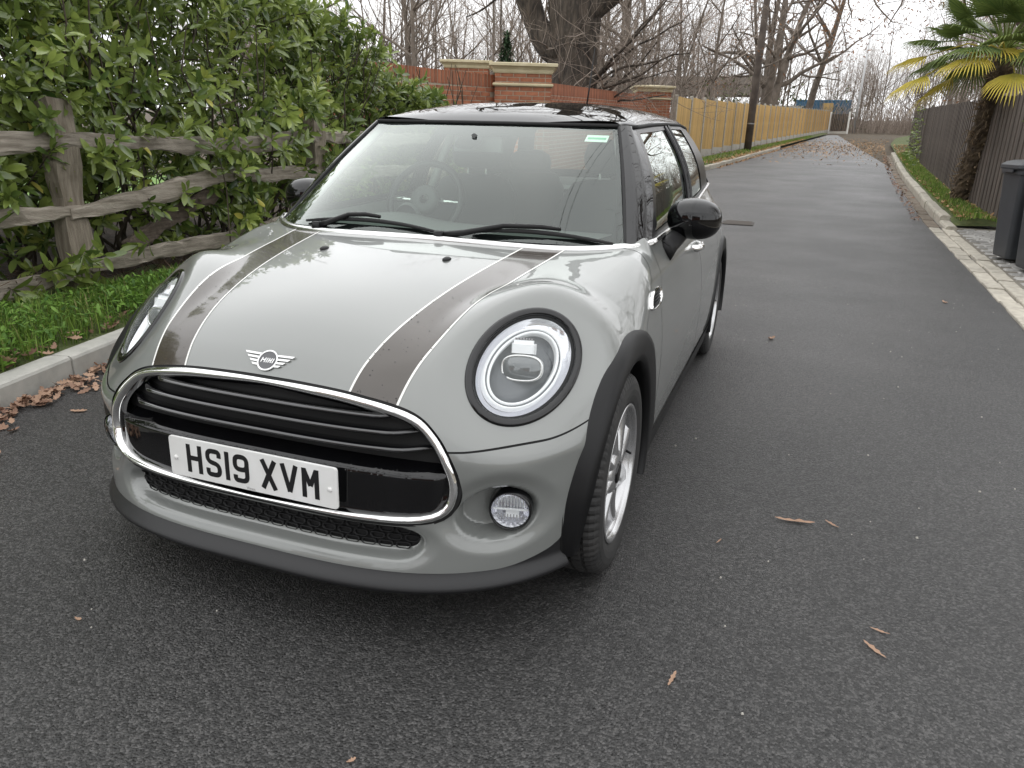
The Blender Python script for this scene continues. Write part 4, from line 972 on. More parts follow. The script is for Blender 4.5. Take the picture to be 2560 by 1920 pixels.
for k in range(30):                                           # epicormic shoots on the bole
    a = rr.uniform(-2.6, .8); h = rr.uniform(1.0, 3.4); r_ = np.interp(h, *zip(*prof)); p = ob+np.array((r_*math.cos(a)*.95, r_*math.sin(a)*.95, h)); dd = np.array((math.cos(a), math.sin(a), rr.uniform(-.1, 1.0))); branch(tb, tt, p, dd, rr.uniform(.9, 2.0), rr.uniform(.012, .026), 2, rr, None, .12, .22, .004, 6, (2, 3))
for k in range(10):                                           # long twiggy boughs sweeping out over the wall to the lane
    p = ob+np.array((.55, rr.uniform(-.3, .3), rr.uniform(1.3, 2.6))); dd = np.array((1.0, rr.uniform(-.4, .5), rr.uniform(.1, .9))); branch(tb, tt, p, dd, rr.uniform(1.8, 3.0), rr.uniform(.03, .05), 3, rr, None, .12, .16, .004, 7, (2, 4))
tb.build('bough', M_oakb, oak, True); tt.build('twigs', M_twig, oak)['kind'] = 'stuff'

# ---- leafy-brown oaks beyond the yellow fence, and one overhanging from the right
M_bl = leafmat('brown_hanging_leaf', (.13, .055, .025), (.34, .17, .075), .7, .3, .25)
def big_tree(name, label, x, y, seed, H, r0, forks, nleaf, spread, clear=.3):
    t = thing(name, label, 'tree', (x, y, zgf(y))); mb, tw, lv = tree_data(seed, H, r0, 5, forks, clear, .12, True, spread, (2, 3), .16)
    off = np.array((x, y, zgf(y))); 
    for m_ in (mb, tw): m_.V = (np.array(m_.V)+off).tolist()
    mb.build('trunk', M_bark, t, True); tw.build('crown', M_twig, t)
    if nleaf and lv:
        r3 = np.random.default_rng(seed); L = np.array(lv)+off; L = L[r3.integers(0, len(L), nleaf)]+r3.normal(0, .22, (nleaf, 3)); d = r3.normal(0, 1, L.shape); d[:, 2] -= .8
        Vv = leaf_frames(L, d, r3.normal(0, 1, L.shape), r3.uniform(.10, .19, nleaf)); FF = []; F = (np.arange(nleaf)[:, None]*nv)
        for f in LF: FF += (F+np.array(f)[None]).tolist()
        me = mesh('leaves', Vv.reshape(-1, 3), FF, M_bl, smooth=True); set_tone(me, np.repeat(r3.random(nleaf), nv)); link(bpy.data.objects.new('leaves', me), t)['kind'] = 'stuff'
    return t
big_tree('bare_oak', 'tall forked grey oak with a few brown leaves behind the yellow fence', -1.7, 57, 21, 19, .34, 3, 4200, .22, .25)
big_tree('bare_oak', 'leaning oak with brown leaves right of the forked oak', 1.0, 69, 33, 20, .29, 2, 5200, .20, .3)
ov = thing('overhanging_oak', 'oak bough with brown leaves reaching over the lane above the palm', 'tree', (7.5, 27, zgf(27)))
r4 = np.random.default_rng(9); mb, tw, lv = MB(), MB(), []
o0 = np.array((7.6, 27., zgf(27))); mb.tube([o0, o0+(0, 0, 3), o0+(-.3, -.2, 6), o0+(-.6, -.4, 10)], [.42, .36, .3, .16], 10, False)
for P, r_ in (([o0+(-.1, 0, 3.4), o0+(-1.2, -1, 4.6), o0+(-2.6, -2, 5.2), o0+(-4.4, -2.6, 5.5), o0+(-6.0, -2.8, 5.3)], .2), ([o0+(-.2, -.1, 5.0), o0+(-1.6, -1, 6.6), o0+(-3.2, -1.8, 7.4), o0+(-5.2, -2.4, 8.2)], .18), ([o0+(-.3, -.2, 4.2), o0+(-.6, -2, 5.2), o0+(-1.8, -4, 6.1), o0+(-3.4, -6.2, 6.9)], .17)):
    Lq = limb(P, list(np.linspace(r_, .05, len(P))), mb)
    for k in range(12):
        i = int(r4.integers(6, 24)); dd = r4.normal(0, 1, 3); dd[2] += .25; branch(mb, tw, Lq[i], dd, r4.uniform(1.2, 2.2), r4.uniform(.025, .06), 3, r4, lv, .05, .22, .005, 6, (2, 3))
mb.build('trunk', M_bark, ov, True); tw.build('crown', M_twig, ov)
L = np.array(lv); nl = 3600; L = L[r4.integers(0, len(L), nl)]+r4.normal(0, .15, (nl, 3)); d = r4.normal(0, 1, L.shape); d[:, 2] -= .8
Vv = leaf_frames(L, d, r4.normal(0, 1, L.shape), r4.uniform(.07, .13, nl)); FF = []; F = (np.arange(nl)[:, None]*nv)
for f in LF: FF += (F+np.array(f)[None]).tolist()
me = mesh('leaves', Vv.reshape(-1, 3), FF, M_bl, smooth=True); set_tone(me, np.repeat(r4.random(nl), nv)); link(bpy.data.objects.new('leaves', me), ov)['kind'] = 'stuff'
# small dark conifer seen over the near wall
cf = thing('young_conifer', 'small dark green conifer seen between two brick pillars', 'tree', (-10.6, 29.3, zgf(29))); z = zgf(29.3); mb = MB(); mb.tube([(-10.6, 29.3, z), (-10.6, 29.3, z+4.4)], [.08, .01], 6); mb.build('trunk', M_bark, cf)
cl = []; r5 = np.random.default_rng(2)
for i in range(1300): h = r5.random(); a = r5.uniform(0, 6.28); q = (1-h)*1.0*r5.random()**.5; cl.append((-10.6+q*math.cos(a), 29.3+q*math.sin(a), z+.8+3.7*h-.2*q))
cl = np.array(cl); d = cl-np.array((-10.6, 29.3, 0)); d[:, 2] = -.1; Vv = leaf_frames(cl, d+r5.normal(0, .2, d.shape), np.tile([0, 0, 1.], (len(cl), 1)), r5.uniform(.16, .3, len(cl))); FF = []; F = (np.arange(len(cl))[:, None]*nv)
for f in LF: FF += (F+np.array(f)[None]).tolist()
me = mesh('crown', Vv.reshape(-1, 3), FF, leafmat('conifer_needle', (.012, .03, .012), (.04, .075, .03), .7, .3, .1), smooth=True); set_tone(me, np.repeat(r5.random(len(cl)), nv)); link(bpy.data.objects.new('crown', me), cf)
# ================================================================ the car: body surface as a smooth field, meshed by casting rays
YF=.75; WB=2.567; ZW=.302
_hy=np.array([.150,.175,.195,.218,.25,.285,.325,.37,.42,.476,.538,.604,.677,.756,.841,.934,1.049,1.25,1.5])
_hz=np.array([.563,.598,.624,.652,.680,.7107,.738,.764,.787,.805,.8207,.834,.8498,.863,.8764,.8887,.9015,.918,.93])
_hp=np.polyfit(np.log(_hy),_hz,6)
def Hc(y): return np.polyval(_hp,np.log(np.clip(y,.12,1.6)))
def cc(y): return np.interp(y,[.1,.2,.3,.4,.5,.6,.8,1.0,1.12,1.3],[.14,.165,.215,.245,.225,.17,.12,.092,.062,.05])
def ccs(y):
    a=0
    for o,w in((-.08,.2),(-.04,.2),(0,.2),(.04,.2),(.08,.2)): a=a+w*cc(y+o)
    return a
def y0(z): return np.interp(z,[.05,.14,.17,.20,.24,.30,.36,.42,.50,.56,.62,.68,.75],[.15,.128,.124,.126,.134,.142,.150,.155,.163,.176,.202,.235,.28])
def y0s(z):
    a=0
    for o,w in((-.03,.15),(-.015,.22),(0,.26),(.015,.22),(.03,.15)): a=a+w*y0(z+o)
    return a
def Wz(z,y):
    w=np.interp(z,[.0,.12,.2,.3,.42,.55,.65,.75,.85,.92,1.0],[.78,.805,.825,.842,.850,.85,.842,.822,.785,.745,.69])
    return w
def Wzs(z,y):
    a=0
    for o,w in((-.06,.15),(-.03,.22),(0,.26),(.03,.22),(.06,.15)): a=a+w*Wz(z+o,y)
    return a
YC=.72; YR=3.25; YE=4.0
def smax(a,b,k):
    h=np.clip(.5+.5*(a-b)/k,0,1); return b+(a-b)*h+k*h*(1-h)
def field(x,y,z):
    X=np.abs(x)/Wzs(z,y)
    q1=np.clip((z-.49)/.11,0,1);q2=np.clip((.60-y)/.25,0,1);X=X*(1+.09*q1*q1*(3-2*q1)*q2*q2*(3-2*q2))
    t=np.clip((YC-y)/(YC-y0s(z)),0,None); tr=np.clip((y-YR)/(YE-YR),0,None)
    s=X**3.2+t**2+tr**3
    f1=(np.maximum(s,1e-9)**(1/2.5)-1)*.62
    ax=np.abs(x)
    H=Hc(y)-ccs(y)*x*x-.12*np.clip(ax-.45,0,None)**2*(1-np.clip((y-.8)/.35,0,1))+np.clip(y-1.27,0,1)*.9+.040*np.exp(-((ax-.60)/.10)**2-((y-.60)/np.where(y<.60,.15,.22))**2)
    f2=(z-H)*.85
    k=(.03+.10*np.clip((ax-.3)/.35,0,1))*(1-.62*np.clip((y-.85)/.3,0,1))
    return smax(f1,f2,k)
HC=np.array([.614,.478,.683]);HN=np.array([.51,-.545,.666]);HN/=np.linalg.norm(HN)
HA=np.array([.276,.836,.473]);HA-=HN*(HA@HN);HA/=np.linalg.norm(HA);HB=np.cross(HN,HA)
ha,hb=.195,.131
def cast(O,D,t0=.1,t1=3.0,n=60):
    """first outward crossing field=0 along rays (vectorised)"""
    t=np.linspace(t0,t1,n)
    O=O[:,None,:];Dd=D[:,None,:]
    P=O+Dd*t[None,:,None]
    f=field(P[...,0],P[...,1],P[...,2])
    i=np.argmax(f>0,axis=1);i=np.clip(i,1,None)
    lo=t[i-1];hi=t[i]
    O=O[:,0];D=D
    for _ in range(40):
        m=(lo+hi)/2;Q=O+D*m[:,None];g=field(Q[:,0],Q[:,1],Q[:,2])>0
        hi=np.where(g,m,hi);lo=np.where(g,lo,m)
    return O+D*((lo+hi)/2)[:,None]
def hlblend(P):
    Q=P.copy();ax=np.abs(P[:,0]);m=np.stack([ax,P[:,1],P[:,2]],1)
    d=m-HC;s=d@HN;r=np.hypot(d@HA/ha,d@HB/hb)
    w=np.clip((2.05-r)/(2.05-1.03),0,1);w=w**3*(w*(6*w-15)+10)
    w=np.where(np.abs(s)<.2,w,0)
    m=m-HN*(s*w)[:,None]
    Q[:,0]=np.sign(P[:,0]+1e-12)*m[:,0];Q[:,1:]=m[:,1:]
    return Q
# grille outline (|x|, z) measured on the nose
_GO = np.array([(0, .641), (.13, .640), (.25, .634), (.355, .619), (.43, .597), (.481, .560), (.512, .523), (.534, .479), (.544, .435), (.540, .396), (.526, .367), (.498, .347), (.46, .337), (.42, .3335), (.34, .332), (.26, .332), (.16, .333), (0, .334)])
GC = .487
def _cr(P, n=14):                                            # Catmull-Rom through the measured points, mirrored at the centre line
    P = np.concatenate([[P[1]*[-1, 1]], P, [P[-2]*[-1, 1]]]); o = []
    for i in range(1, len(P)-2):
        for t in np.linspace(0, 1, n, endpoint=False): a, b, c, d = P[i-1:i+3]; o.append(.5*(2*b+(c-a)*t+(2*a-5*b+4*c-d)*t*t+(3*b-a-3*c+d)*t**3))
    return np.array(o+[P[-2]])
_GO = _cr(_GO); _GO[:, 0] = np.abs(_GO[:, 0])
_ga = np.arctan2(_GO[:, 1]-GC, _GO[:, 0]); _gr = np.hypot(_GO[:, 0], _GO[:, 1]-GC)
_aa = np.linspace(-math.pi/2, math.pi/2, 721); _rr = np.interp(_aa, _ga[::-1], _gr[::-1])
for _ in range(3): _rr[1:-1] = (_rr[:-2]+2*_rr[1:-1]+_rr[2:])/4
def sG(x, z): return np.hypot(x, z-GC)-np.interp(np.arctan2(z-GC, np.abs(x)), _aa, _rr)
def gout(a, inset=0.):
    """outline point (x,z) at polar angle a (0..2pi), inset towards the middle"""
    am = np.arctan2(np.sin(a), np.abs(np.cos(a))); r = np.interp(am, _aa, _rr)-inset
    return r*np.cos(a), GC+r*np.sin(a)
def surf_y(x, z):
    x = np.atleast_1d(np.asarray(x, float)); z = np.broadcast_to(np.asarray(z, float), x.shape)
    return cast(np.stack([x, np.full(x.shape, .95), z], 1), np.tile([0, -1., 0], (len(x), 1)), .05, .95, 60)[:, 1]
def fnorm(P, e=.004):
    g = np.stack([field(P[:, 0]+e*(k == 0), P[:, 1]+e*(k == 1), P[:, 2]+e*(k == 2))-field(P[:, 0]-e*(k == 0), P[:, 1]-e*(k == 1), P[:, 2]-e*(k == 2)) for k in range(3)], 1)
    return g/np.linalg.norm(g, axis=1, keepdims=True)
def ss(a, b, x): t = np.clip((x-a)/(b-a), 0, 1); return t*t*(3-2*t)
FOG = np.array((.640, .358))
def features(P, N):
    """recesses and creases pressed into the skin"""
    Q = hlblend(P); ax = np.abs(P[:, 0]); x, y, z = ax, P[:, 1], P[:, 2]
    d = np.zeros(len(P)); front = y < .47
    # fog-lamp bowl: deep, crisp at the top and outer side, dished towards the middle
    dx, dz = x-.632, z-.352; an = np.arctan2(dz, dx); rho = np.hypot(dx/(.080+.016*np.clip(-np.cos(an), 0, 1)), dz/(.070+.004*np.sin(an)))
    d += np.where(front, .058*ss(1.0, .82, rho)+.012*ss(1.6, 1.0, rho), 0)
    # lower intake trough
    dz2 = z-.283; e = np.maximum(0, np.abs(x)-.40)**2/.075**2+np.where(dz2 > 0, dz2/.040, dz2/.048)**2; e = np.sqrt(e)
    d += np.where(front, .034*ss(1.02, .66, e)+.006*ss(1.5, 1.0, e), 0)
    # dished band between lip and intake
    Q2 = Q-N*d[:, None]
    # shoulder crease along the doors
    s = np.where(y > 1.1, np.exp(-((z-.80-.02*(y-1.1))/.018)**2)*.004, 0); Q2 += N*s[:, None]
    return Q2
class SK:                                                     # skin piece: vertices, normals, faces
    def __init__(s, V, N, F): s.V, s.N, s.F = V, N, F
def clip(sk, sv):
    """split a skin along sv=0 -> (negative side, positive side)"""
    sv = np.where(np.abs(sv) < 1e-7, 1e-7, sv); V, N = sk.V, sk.N; neg = sv < 0
    nV = [v for v in V]; nN = [n for n in N]; cache = {}; A, B = [], []
    nl = neg.tolist()
    def cut(i, j):
        k = (i, j) if i < j else (j, i)
        if k not in cache:
            t = sv[i]/(sv[i]-sv[j]); nV.append(V[i]*(1-t)+V[j]*t); q = N[i]*(1-t)+N[j]*t; nN.append(q/np.linalg.norm(q)); cache[k] = len(nV)-1
        return cache[k]
    for f in sk.F:
        c = sum(nl[i] for i in f)
        if c == len(f): A.append(f)
        elif c == 0: B.append(f)
        else:
            a, b = [], []
            for q in range(len(f)):
                i, j = f[q], f[(q+1) % len(f)]; (a if nl[i] else b).append(i)
                if nl[i] != nl[j]: k = cut(i, j); a.append(k); b.append(k)
            if len(a) > 2: A.append(tuple(a))
            if len(b) > 2: B.append(tuple(b))
    nV = np.array(nV); nN = np.array(nN)
    return prune(SK(nV, nN, A)), prune(SK(nV, nN, B))
def prune(sk):
    if not sk.F: return SK(np.zeros((0, 3)), np.zeros((0, 3)), [])
    u = np.unique(np.fromiter((i for f in sk.F for i in f), int)); m = np.full(len(sk.V), -1); m[u] = np.arange(len(u)); ml = m.tolist()
    return SK(sk.V[u], sk.N[u], [tuple(ml[i] for i in f) for f in sk.F])
def mirror(sk): return SK(sk.V*[-1, 1, 1], sk.N*[-1, 1, 1], [f[::-1] for f in sk.F])
def join(a, b): n = len(a.V); return SK(np.concatenate([a.V, b.V]), np.concatenate([a.N, b.N]), a.F+[tuple(i+n for i in f) for f in b.F])
def offs(sk, d): return SK(sk.V+sk.N*d, sk.N, sk.F)
def skin(name, sk, m, parent): return obj(name, sk.V, sk.F, m, parent, N=sk.N)
def both(sk): return join(sk, mirror(sk))

# --- body grid (one half): fan round the nose, then vertical sections down the side, then a coarse tail
cols = []
for th in np.linspace(0, math.pi/2, 236): cols.append((1.15, th, 0))
for y in np.linspace(1.15, 3.30, 190)[1:]: cols.append((y, math.pi/2, 1))
for th in np.linspace(math.pi/2, math.pi, 40)[1:]: cols.append((3.30, th, 2))
elev = np.concatenate([np.linspace(R(-20), R(50), 210), np.linspace(R(50), R(86), 62)[1:]])
NC, NR = len(cols), len(elev)
O_ = np.array([(0, c[0], .36) for c in cols]); TH = np.array([c[1] for c in cols])
Dg = np.stack([np.sin(TH)[:, None]*np.cos(elev)[None], -np.cos(TH)[:, None]*np.cos(elev)[None], np.broadcast_to(np.sin(elev), (NC, NR))], -1)
Og = np.repeat(O_[:, None], NR, 1)
PG = np.concatenate([cast(Og[i:i+60].reshape(-1, 3), Dg[i:i+60].reshape(-1, 3), .1, 2.2, 50) for i in range(0, NC, 60)])
NG = fnorm(PG); PG = features(PG, NG)
PG[:NR, 0] = 0; PG[-NR:, 0] = 0
FG = [(i*NR+j, (i+1)*NR+j, (i+1)*NR+j+1, i*NR+j+1) for i in range(NC-1) for j in range(NR-1)]
FA = np.array(FG); fn = np.cross(PG[FA[:, 2]]-PG[FA[:, 0]], PG[FA[:, 3]]-PG[FA[:, 1]]); VN = np.zeros_like(PG)
for k in range(4): np.add.at(VN, FA[:, k], fn)
VN[:NR, 0] = 0; VN[-NR:, 0] = 0
VN /= np.linalg.norm(VN, axis=1, keepdims=True)+1e-12
if (VN*NG).sum() < 0: VN = -VN; FG = [f[::-1] for f in FG]
skb = SK(PG, VN, FG)

def ycowl(x): x = np.abs(x); return 1.03+.20*x*x+1.1*x**6
def ycowl2(x):
    a = np.abs(x); return np.where(a < .685, ycowl(a), np.interp(a, [.685, .700, .725, .744, .752, .756], [1.237, 1.262, 1.296, 1.336, 1.38, 1.6]))
def zbelt(y): return np.interp(y, [1.1, 1.23, 1.34, 1.84, 2.85, 3.44, 4.2], [.882, .885, .899, .909, .955, .998, 1.03])
def rout(y, z):
    """signed: <0 inside the front/rear wheel-arch trim area"""
    r = []
    for yc in (YF, YF+WB):
        a = np.arctan2(z-ZW, (y-yc)); ro = np.interp(np.abs(np.degrees(a)), [0, 25, 57, 68, 80, 94, 109, 120, 133, 145, 162, 180], [.41, .418, .424, .424, .412, .396, .378, .366, .355, .346, .338, .334]); r.append(np.hypot(y-yc, z-ZW)-ro)
    return np.minimum(*r)
V = skb.V
def S(sk, fn): return fn(sk.V[:, 0], sk.V[:, 1], sk.V[:, 2])
def smin(a, b, k): h = np.clip(.5+.5*(b-a)/k, 0, 1); return b*(1-h)+a*h-k*h*(1-h)
# windows / cowl opening
skb, _ = clip(skb, S(skb, lambda x, y, z: np.maximum(np.where(z > .80, y-ycowl(x), -1) if False else np.where((z > .80) & (y < 1.36), y-ycowl2(x), -1), np.where(y > 1.34, z-zbelt(y), -1))))
# arches out, black lower trim off
arch, skb = clip(skb, S(skb, lambda x, y, z: np.where(np.abs(x) > .55, rout(y, z), 1)))
def zlow(x, y, z):
    zl = np.where(y < 1.0, .2085+np.clip((np.abs(x)-.62)/.12, 0, 1)**2*.03, .262)
    return smin(z-zl, np.where(np.abs(x) > .55, rout(y, z)+.0, 1.0), .05)
low, skb = clip(skb, S(skb, zlow))
# headlight and grille holes
def hrho(x, y, z):
    m = np.stack([np.abs(x), y, z], 1)-HC; return np.where(np.abs(m@HN) < .09, np.hypot(m@HA/ha, m@HB/hb), 9)
_, skb = clip(skb, S(skb, lambda x, y, z: hrho(x, y, z)-.965))
_, skb = clip(skb, S(skb, lambda x, y, z: np.where(y < .45, sG(x, z)-.004, 1)))
# lower intake hole, cut where the trough is deepest
def sI(x, z): q = np.sqrt((np.maximum(0, np.abs(x)-.415)/.030)**2+((z-.285)/.030)**2); return q-1
_, skb = clip(skb, S(skb, lambda x, y, z: np.where(y < .45, sI(x, z)*.03, 1)))
# panel split lines: a gap of 3.5 mm filled by a dark seal set in the joint
GAPS = []
def seam(sk, fn, w=.0023):
    s = S(sk, fn); a, r = clip(sk, s+w); s2 = S(r, fn)-w; g, b = clip(r, s2); GAPS.append(offs(g, -.003)); return a, b
sBon = lambda x, y, z: (.523+.010*np.clip((np.abs(x)-.55)/.25, 0, 1)+.03*np.clip((np.abs(x)-.70)/.1, 0, 1)**2-z)       # <0 above the joint
sA = lambda x, y, z: np.interp(z, [.2, .68, .702, .735, .786, .832, .88, .9], [.95, .958, .98, 1.037, 1.11, 1.185, 1.222, 1.23])-y      # >0 ahead of it
sD = lambda x, y, z: np.interp(z, [.2, .35, .712, .757, .832, .9], [1.15, 1.17, 1.225, 1.29, 1.326, 1.325])-y
sB = lambda x, y, z: np.interp(z, [.2, 1.0], [2.26, 2.34])-y
sC = lambda x, y, z: np.interp(z, [.2, .35, .6, .75, 1.0], [2.88, 2.90, 2.98, 3.10, 3.16])-y
rearp, ahead = seam(skb, sA)                                  # sA<0 behind the joint
bonnet, bumper = seam(ahead, sBon)
doors, wing = seam(rearp, sD)
reard, fdoor = seam(doors, sB)
quarter, rdoor = seam(reard, sC)
# ---------------------------------------------------------------- car materials
M_paint = mat('grey_paint', (.200, .208, .199), .34, .18, .5, 1.0, .012)
M_gloss = mat('gloss_black', (.003, .003, .0035), .02, 0, .55)
M_slat = mat('slat_gloss_black', (.005, .005, .006), .06, 0, .6, 1.0, .02)
M_plast = mat('black_plastic', (.0075, .0075, .008), .46, 0, .3, bump=.12, bscale=700, bdist=.001)
M_lip = mat('grey_black_plastic', (.0115, .0115, .0125), .45, bump=.15, bscale=600, bdist=.001)
M_rub = mat('rubber', (.012, .012, .0125), .75)
M_tyre = mat('tyre_rubber', (.016, .016, .016), .7, col2=(.028, .027, .026), vscale=12, bump=.2, bscale=200, bdist=.001)
M_seal = mat('dark_seal', (.006, .006, .006), .8)
M_chrome = mat('chrome', (.88, .88, .87), .035, 1.0)
M_satin = mat('satin_chrome', (.72, .72, .71), .22, 1.0)
M_alloy = mat('silver_alloy', (.52, .52, .525), .24, .85, .5, .3, .05)
M_stripe = mat('dark_stripe_film', (.050, .041, .033), .22, 0, .5, .7, .05)
M_swhite = mat('white_stripe_edge', (.80, .80, .76), .4)
M_plate = mat('plate_white', (.78, .78, .77), .35, col2=(.70, .70, .68), vscale=9)
M_ink = mat('plate_ink', (.008, .008, .009), .4)
M_refl = mat('lamp_reflector', (.80, .80, .84), .12, .8)
M_drl = mat('daylight_ring_plastic', (.86, .87, .88), .25, 0, .5, .5)
M_lampin = mat('lamp_interior', (.10, .105, .115), .3, .2)
M_int = mat('cabin_trim', (.075, .078, .077), .65)
M_seat = mat('seat_cloth', (.055, .055, .058), .9, bump=.2, bscale=400, bdist=.001)
M_lite = mat('pillar_trim', (.42, .43, .41), .7)
G_ws = glass('windscreen_glass', (.84, .94, .88), 2.2)
G_side = glass('side_glass', (.45, .52, .48), 1.2)
G_lamp = glass('lamp_lens', (.97, .98, .98), 1.3)
car = thing('hatchback_car', 'grey five-door hatchback with black roof, two dark bonnet stripes and chrome grille', 'car', (0, 2.0, 0))
o_bon = skin('bonnet', both(bonnet), M_paint, car)
o_bum = skin('front_bumper', both(bumper), M_paint, car)
o_fd = {}; o_rd = {}
for sgn in (1, -1):
    f = (lambda s: s) if sgn > 0 else mirror
    skin('wing_panel', f(wing), M_paint, car); o_fd[sgn] = skin('front_door', f(fdoor), M_paint, car); o_rd[sgn] = skin('rear_door', f(rdoor), M_paint, car)
skin('rear_quarter', both(quarter), M_paint, car)
g = GAPS[0]
for q in GAPS[1:]: g = join(g, q)
skin('panel_gap_seal', both(g), M_seal, car)
# black lower trim: front lip and sills out of the same surface
lipf, sill = clip(low, S(low, lambda x, y, z: y-.72))
lipf, _ = clip(lipf, S(lipf, lambda x, y, z: .150-z)); sill, _ = clip(sill, S(sill, lambda x, y, z: .15-z))
lz = lipf.V[:, 2]; pr = -.003+.024*ss(.212, .166, lz)-.016*ss(.166, .150, lz)
lipf.V = lipf.V+np.stack([lipf.N[:, 0], lipf.N[:, 1], lipf.N[:, 2]*0], 1)*pr[:, None]
FAl = lipf.F
nn_ = np.zeros_like(lipf.V)
for f in FAl:
    c = np.cross(lipf.V[f[1]]-lipf.V[f[0]], lipf.V[f[2]]-lipf.V[f[0]])
    for i in f: nn_[i] += c
lipf.N = nn_/(np.linalg.norm(nn_, axis=1, keepdims=True)+1e-12)
o_lip = skin('front_lip', both(lipf), M_lip, car)
for sgn in (1, -1): skin('sill_trim', (lambda s: s if sgn > 0 else mirror(s))(offs(sill, .004)), M_plast, car)
und = MB(); und.box((0, 2.1, .19), (1.5, 3.2, .05)); und.box((0, .62, .20), (1.1, .6, .04)); und.build('underbody', M_seal, car)
fb = MB(); fb.box((0, .42, .42), (.96, .02, .44)); fb.build('radiator_panel', M_seal, car)

# ---- bonnet stripes
SI = np.array([(.16, .238), (.218, .252), (.285, .270), (.37, .288), (.476, .308), (.604, .329), (.756, .352), (.934, .377), (1.12, .400)])
SO = np.array([(.16, .355), (.223, .369), (.296, .388), (.386, .408), (.494, .428), (.626, .447), (.784, .472), (.98, .500), (1.15, .523)])
pI = np.polyfit(SI[:, 0], SI[:, 1], 4); pO = np.polyfit(SO[:, 0], SO[:, 1], 4)
xi = lambda y: np.polyval(pI, y); xo = lambda y: np.polyval(pO, y)
def band(sk, lo, hi):
    _, b = clip(sk, S(sk, lambda x, y, z: np.abs(x)-lo(y))); a, _ = clip(b, S(b, lambda x, y, z: np.abs(x)-hi(y))); return a
st_m = offs(band(bonnet, lambda y: xi(y), lambda y: xo(y)), .0007)
w_i = offs(band(bonnet, lambda y: xi(y)-.0055, xi), .0010); w_o = offs(band(bonnet, xo, lambda y: xo(y)+.0055), .0010)
for sgn in (1, -1):
    f = (lambda s: s) if sgn > 0 else mirror
    s_ = skin('stripe', f(st_m), M_stripe, o_bon); skin('stripe_edge', f(join(w_i, w_o)), M_swhite, o_bon)

# ---- grille: chrome surround, black seal, backing, slats, lower bar
NA = 220; ang = np.linspace(0, 2*math.pi, NA, endpoint=False); gx, gz = gout(ang); gy = surf_y(gx, gz); GP = np.stack([gx, gy, gz], 1); GN = fnorm(GP); GN[:, 0] *= .8; GN /= np.linalg.norm(GN, axis=1, keepdims=True)
gi_x, gi_z = gout(ang, .03); inw = np.stack([gi_x-gx, np.zeros(NA), gi_z-gz], 1); T = np.roll(GP, -1, 0)-np.roll(GP, 1, 0); T /= np.linalg.norm(T, axis=1, keepdims=True)
inw -= GN*(inw*GN).sum(1)[:, None]; inw -= T*(inw*T).sum(1)[:, None]; inw /= np.linalg.norm(inw, axis=1, keepdims=True)
def sweep(name, prof, m, parent, wf=None, smooth=True):
    V = []; k = len(prof)
    for i in range(NA):
        w = wf[i] if wf is not None else 1
        for u, h in prof: V.append(GP[i]+inw[i]*u*w+GN[i]*(h*min(1, w+.15) if h > 0 else h))
    F = [(i*k+j, ((i+1) % NA)*k+j, ((i+1) % NA)*k+j+1, i*k+j+1) for i in range(NA) for j in range(k-1)]
    return obj(name, V, F, m, parent, smooth=smooth)
gr = bpy.data.objects.new('grille', None); gr.matrix_basis = Matrix.Translation((0, .2, .49)); link(gr, car)
gr.matrix_basis = Matrix.Translation((0, .2, .49))
wf = .78+.34*np.clip(np.abs(np.cos(ang)), 0, 1)**1.5-.36*ss(.05, .7, -np.sin(ang))
sweep('chrome_surround', [(.003, -.012), (.0035, .002), (.005, .006), (.009, .0095), (.014, .0105), (.019, .0085), (.0225, .004), (.0245, -.006), (.0255, -.022)], M_chrome, gr, wf)
sweep('surround_seal', [(-.006, -.014), (-.005, -.0015), (.0045, -.001), (.005, -.014)], M_seal, gr)
# dark grille box behind
def in_rect(z, ins):
    """half width of the opening at height z"""
    a = np.linspace(-math.pi/2, math.pi/2, 721); x, zz = gout(a, ins); return float(np.interp(z, zz, x))
def gsheet(name, zlo, zhi, yo, m, parent, ins=.020, nx=61, nz=12, prof=None):
    V = []
    for j in range(nz):
        z = zlo+(zhi-zlo)*j/(nz-1); hx = in_rect(z, ins); xs = np.linspace(-hx, hx, nx); ysf = surf_y(xs, np.full(nx, z))
        for x, y in zip(xs, ysf): V.append((x, y+yo+(prof(j/(nz-1)) if prof else 0), z))
    return obj(name, V, gridF(nz, nx), m, parent, smooth=True)
gsheet('grille_backing', .352, .624, .055, M_seal, gr, ins=.014, nz=24)
for i, zs in enumerate((.588, .553, .516)):
    hx = in_rect(zs, .026); xs = np.linspace(-hx, hx, 70); ysf = surf_y(xs, np.full(70, zs)); V = []
    prof = [(.050, -.004), (.018, .0065), (.006, .0075), (.0005, .0045), (-.0015, -.001), (.002, -.006), (.012, -.0085), (.050, -.011)]
    for x, y in zip(xs, ysf):
        e = 1-.75*ss(.86, 1.0, abs(x)/hx); f_ = .004+(.040)*ss(.80, 1.0, abs(x)/hx)
        for dy, dz in prof: V.append((x, y+dy+f_, zs+dz*e*.8))
    obj('slat', V, [q[::-1] for q in gridF(70, 8)], M_slat, gr, smooth=True)
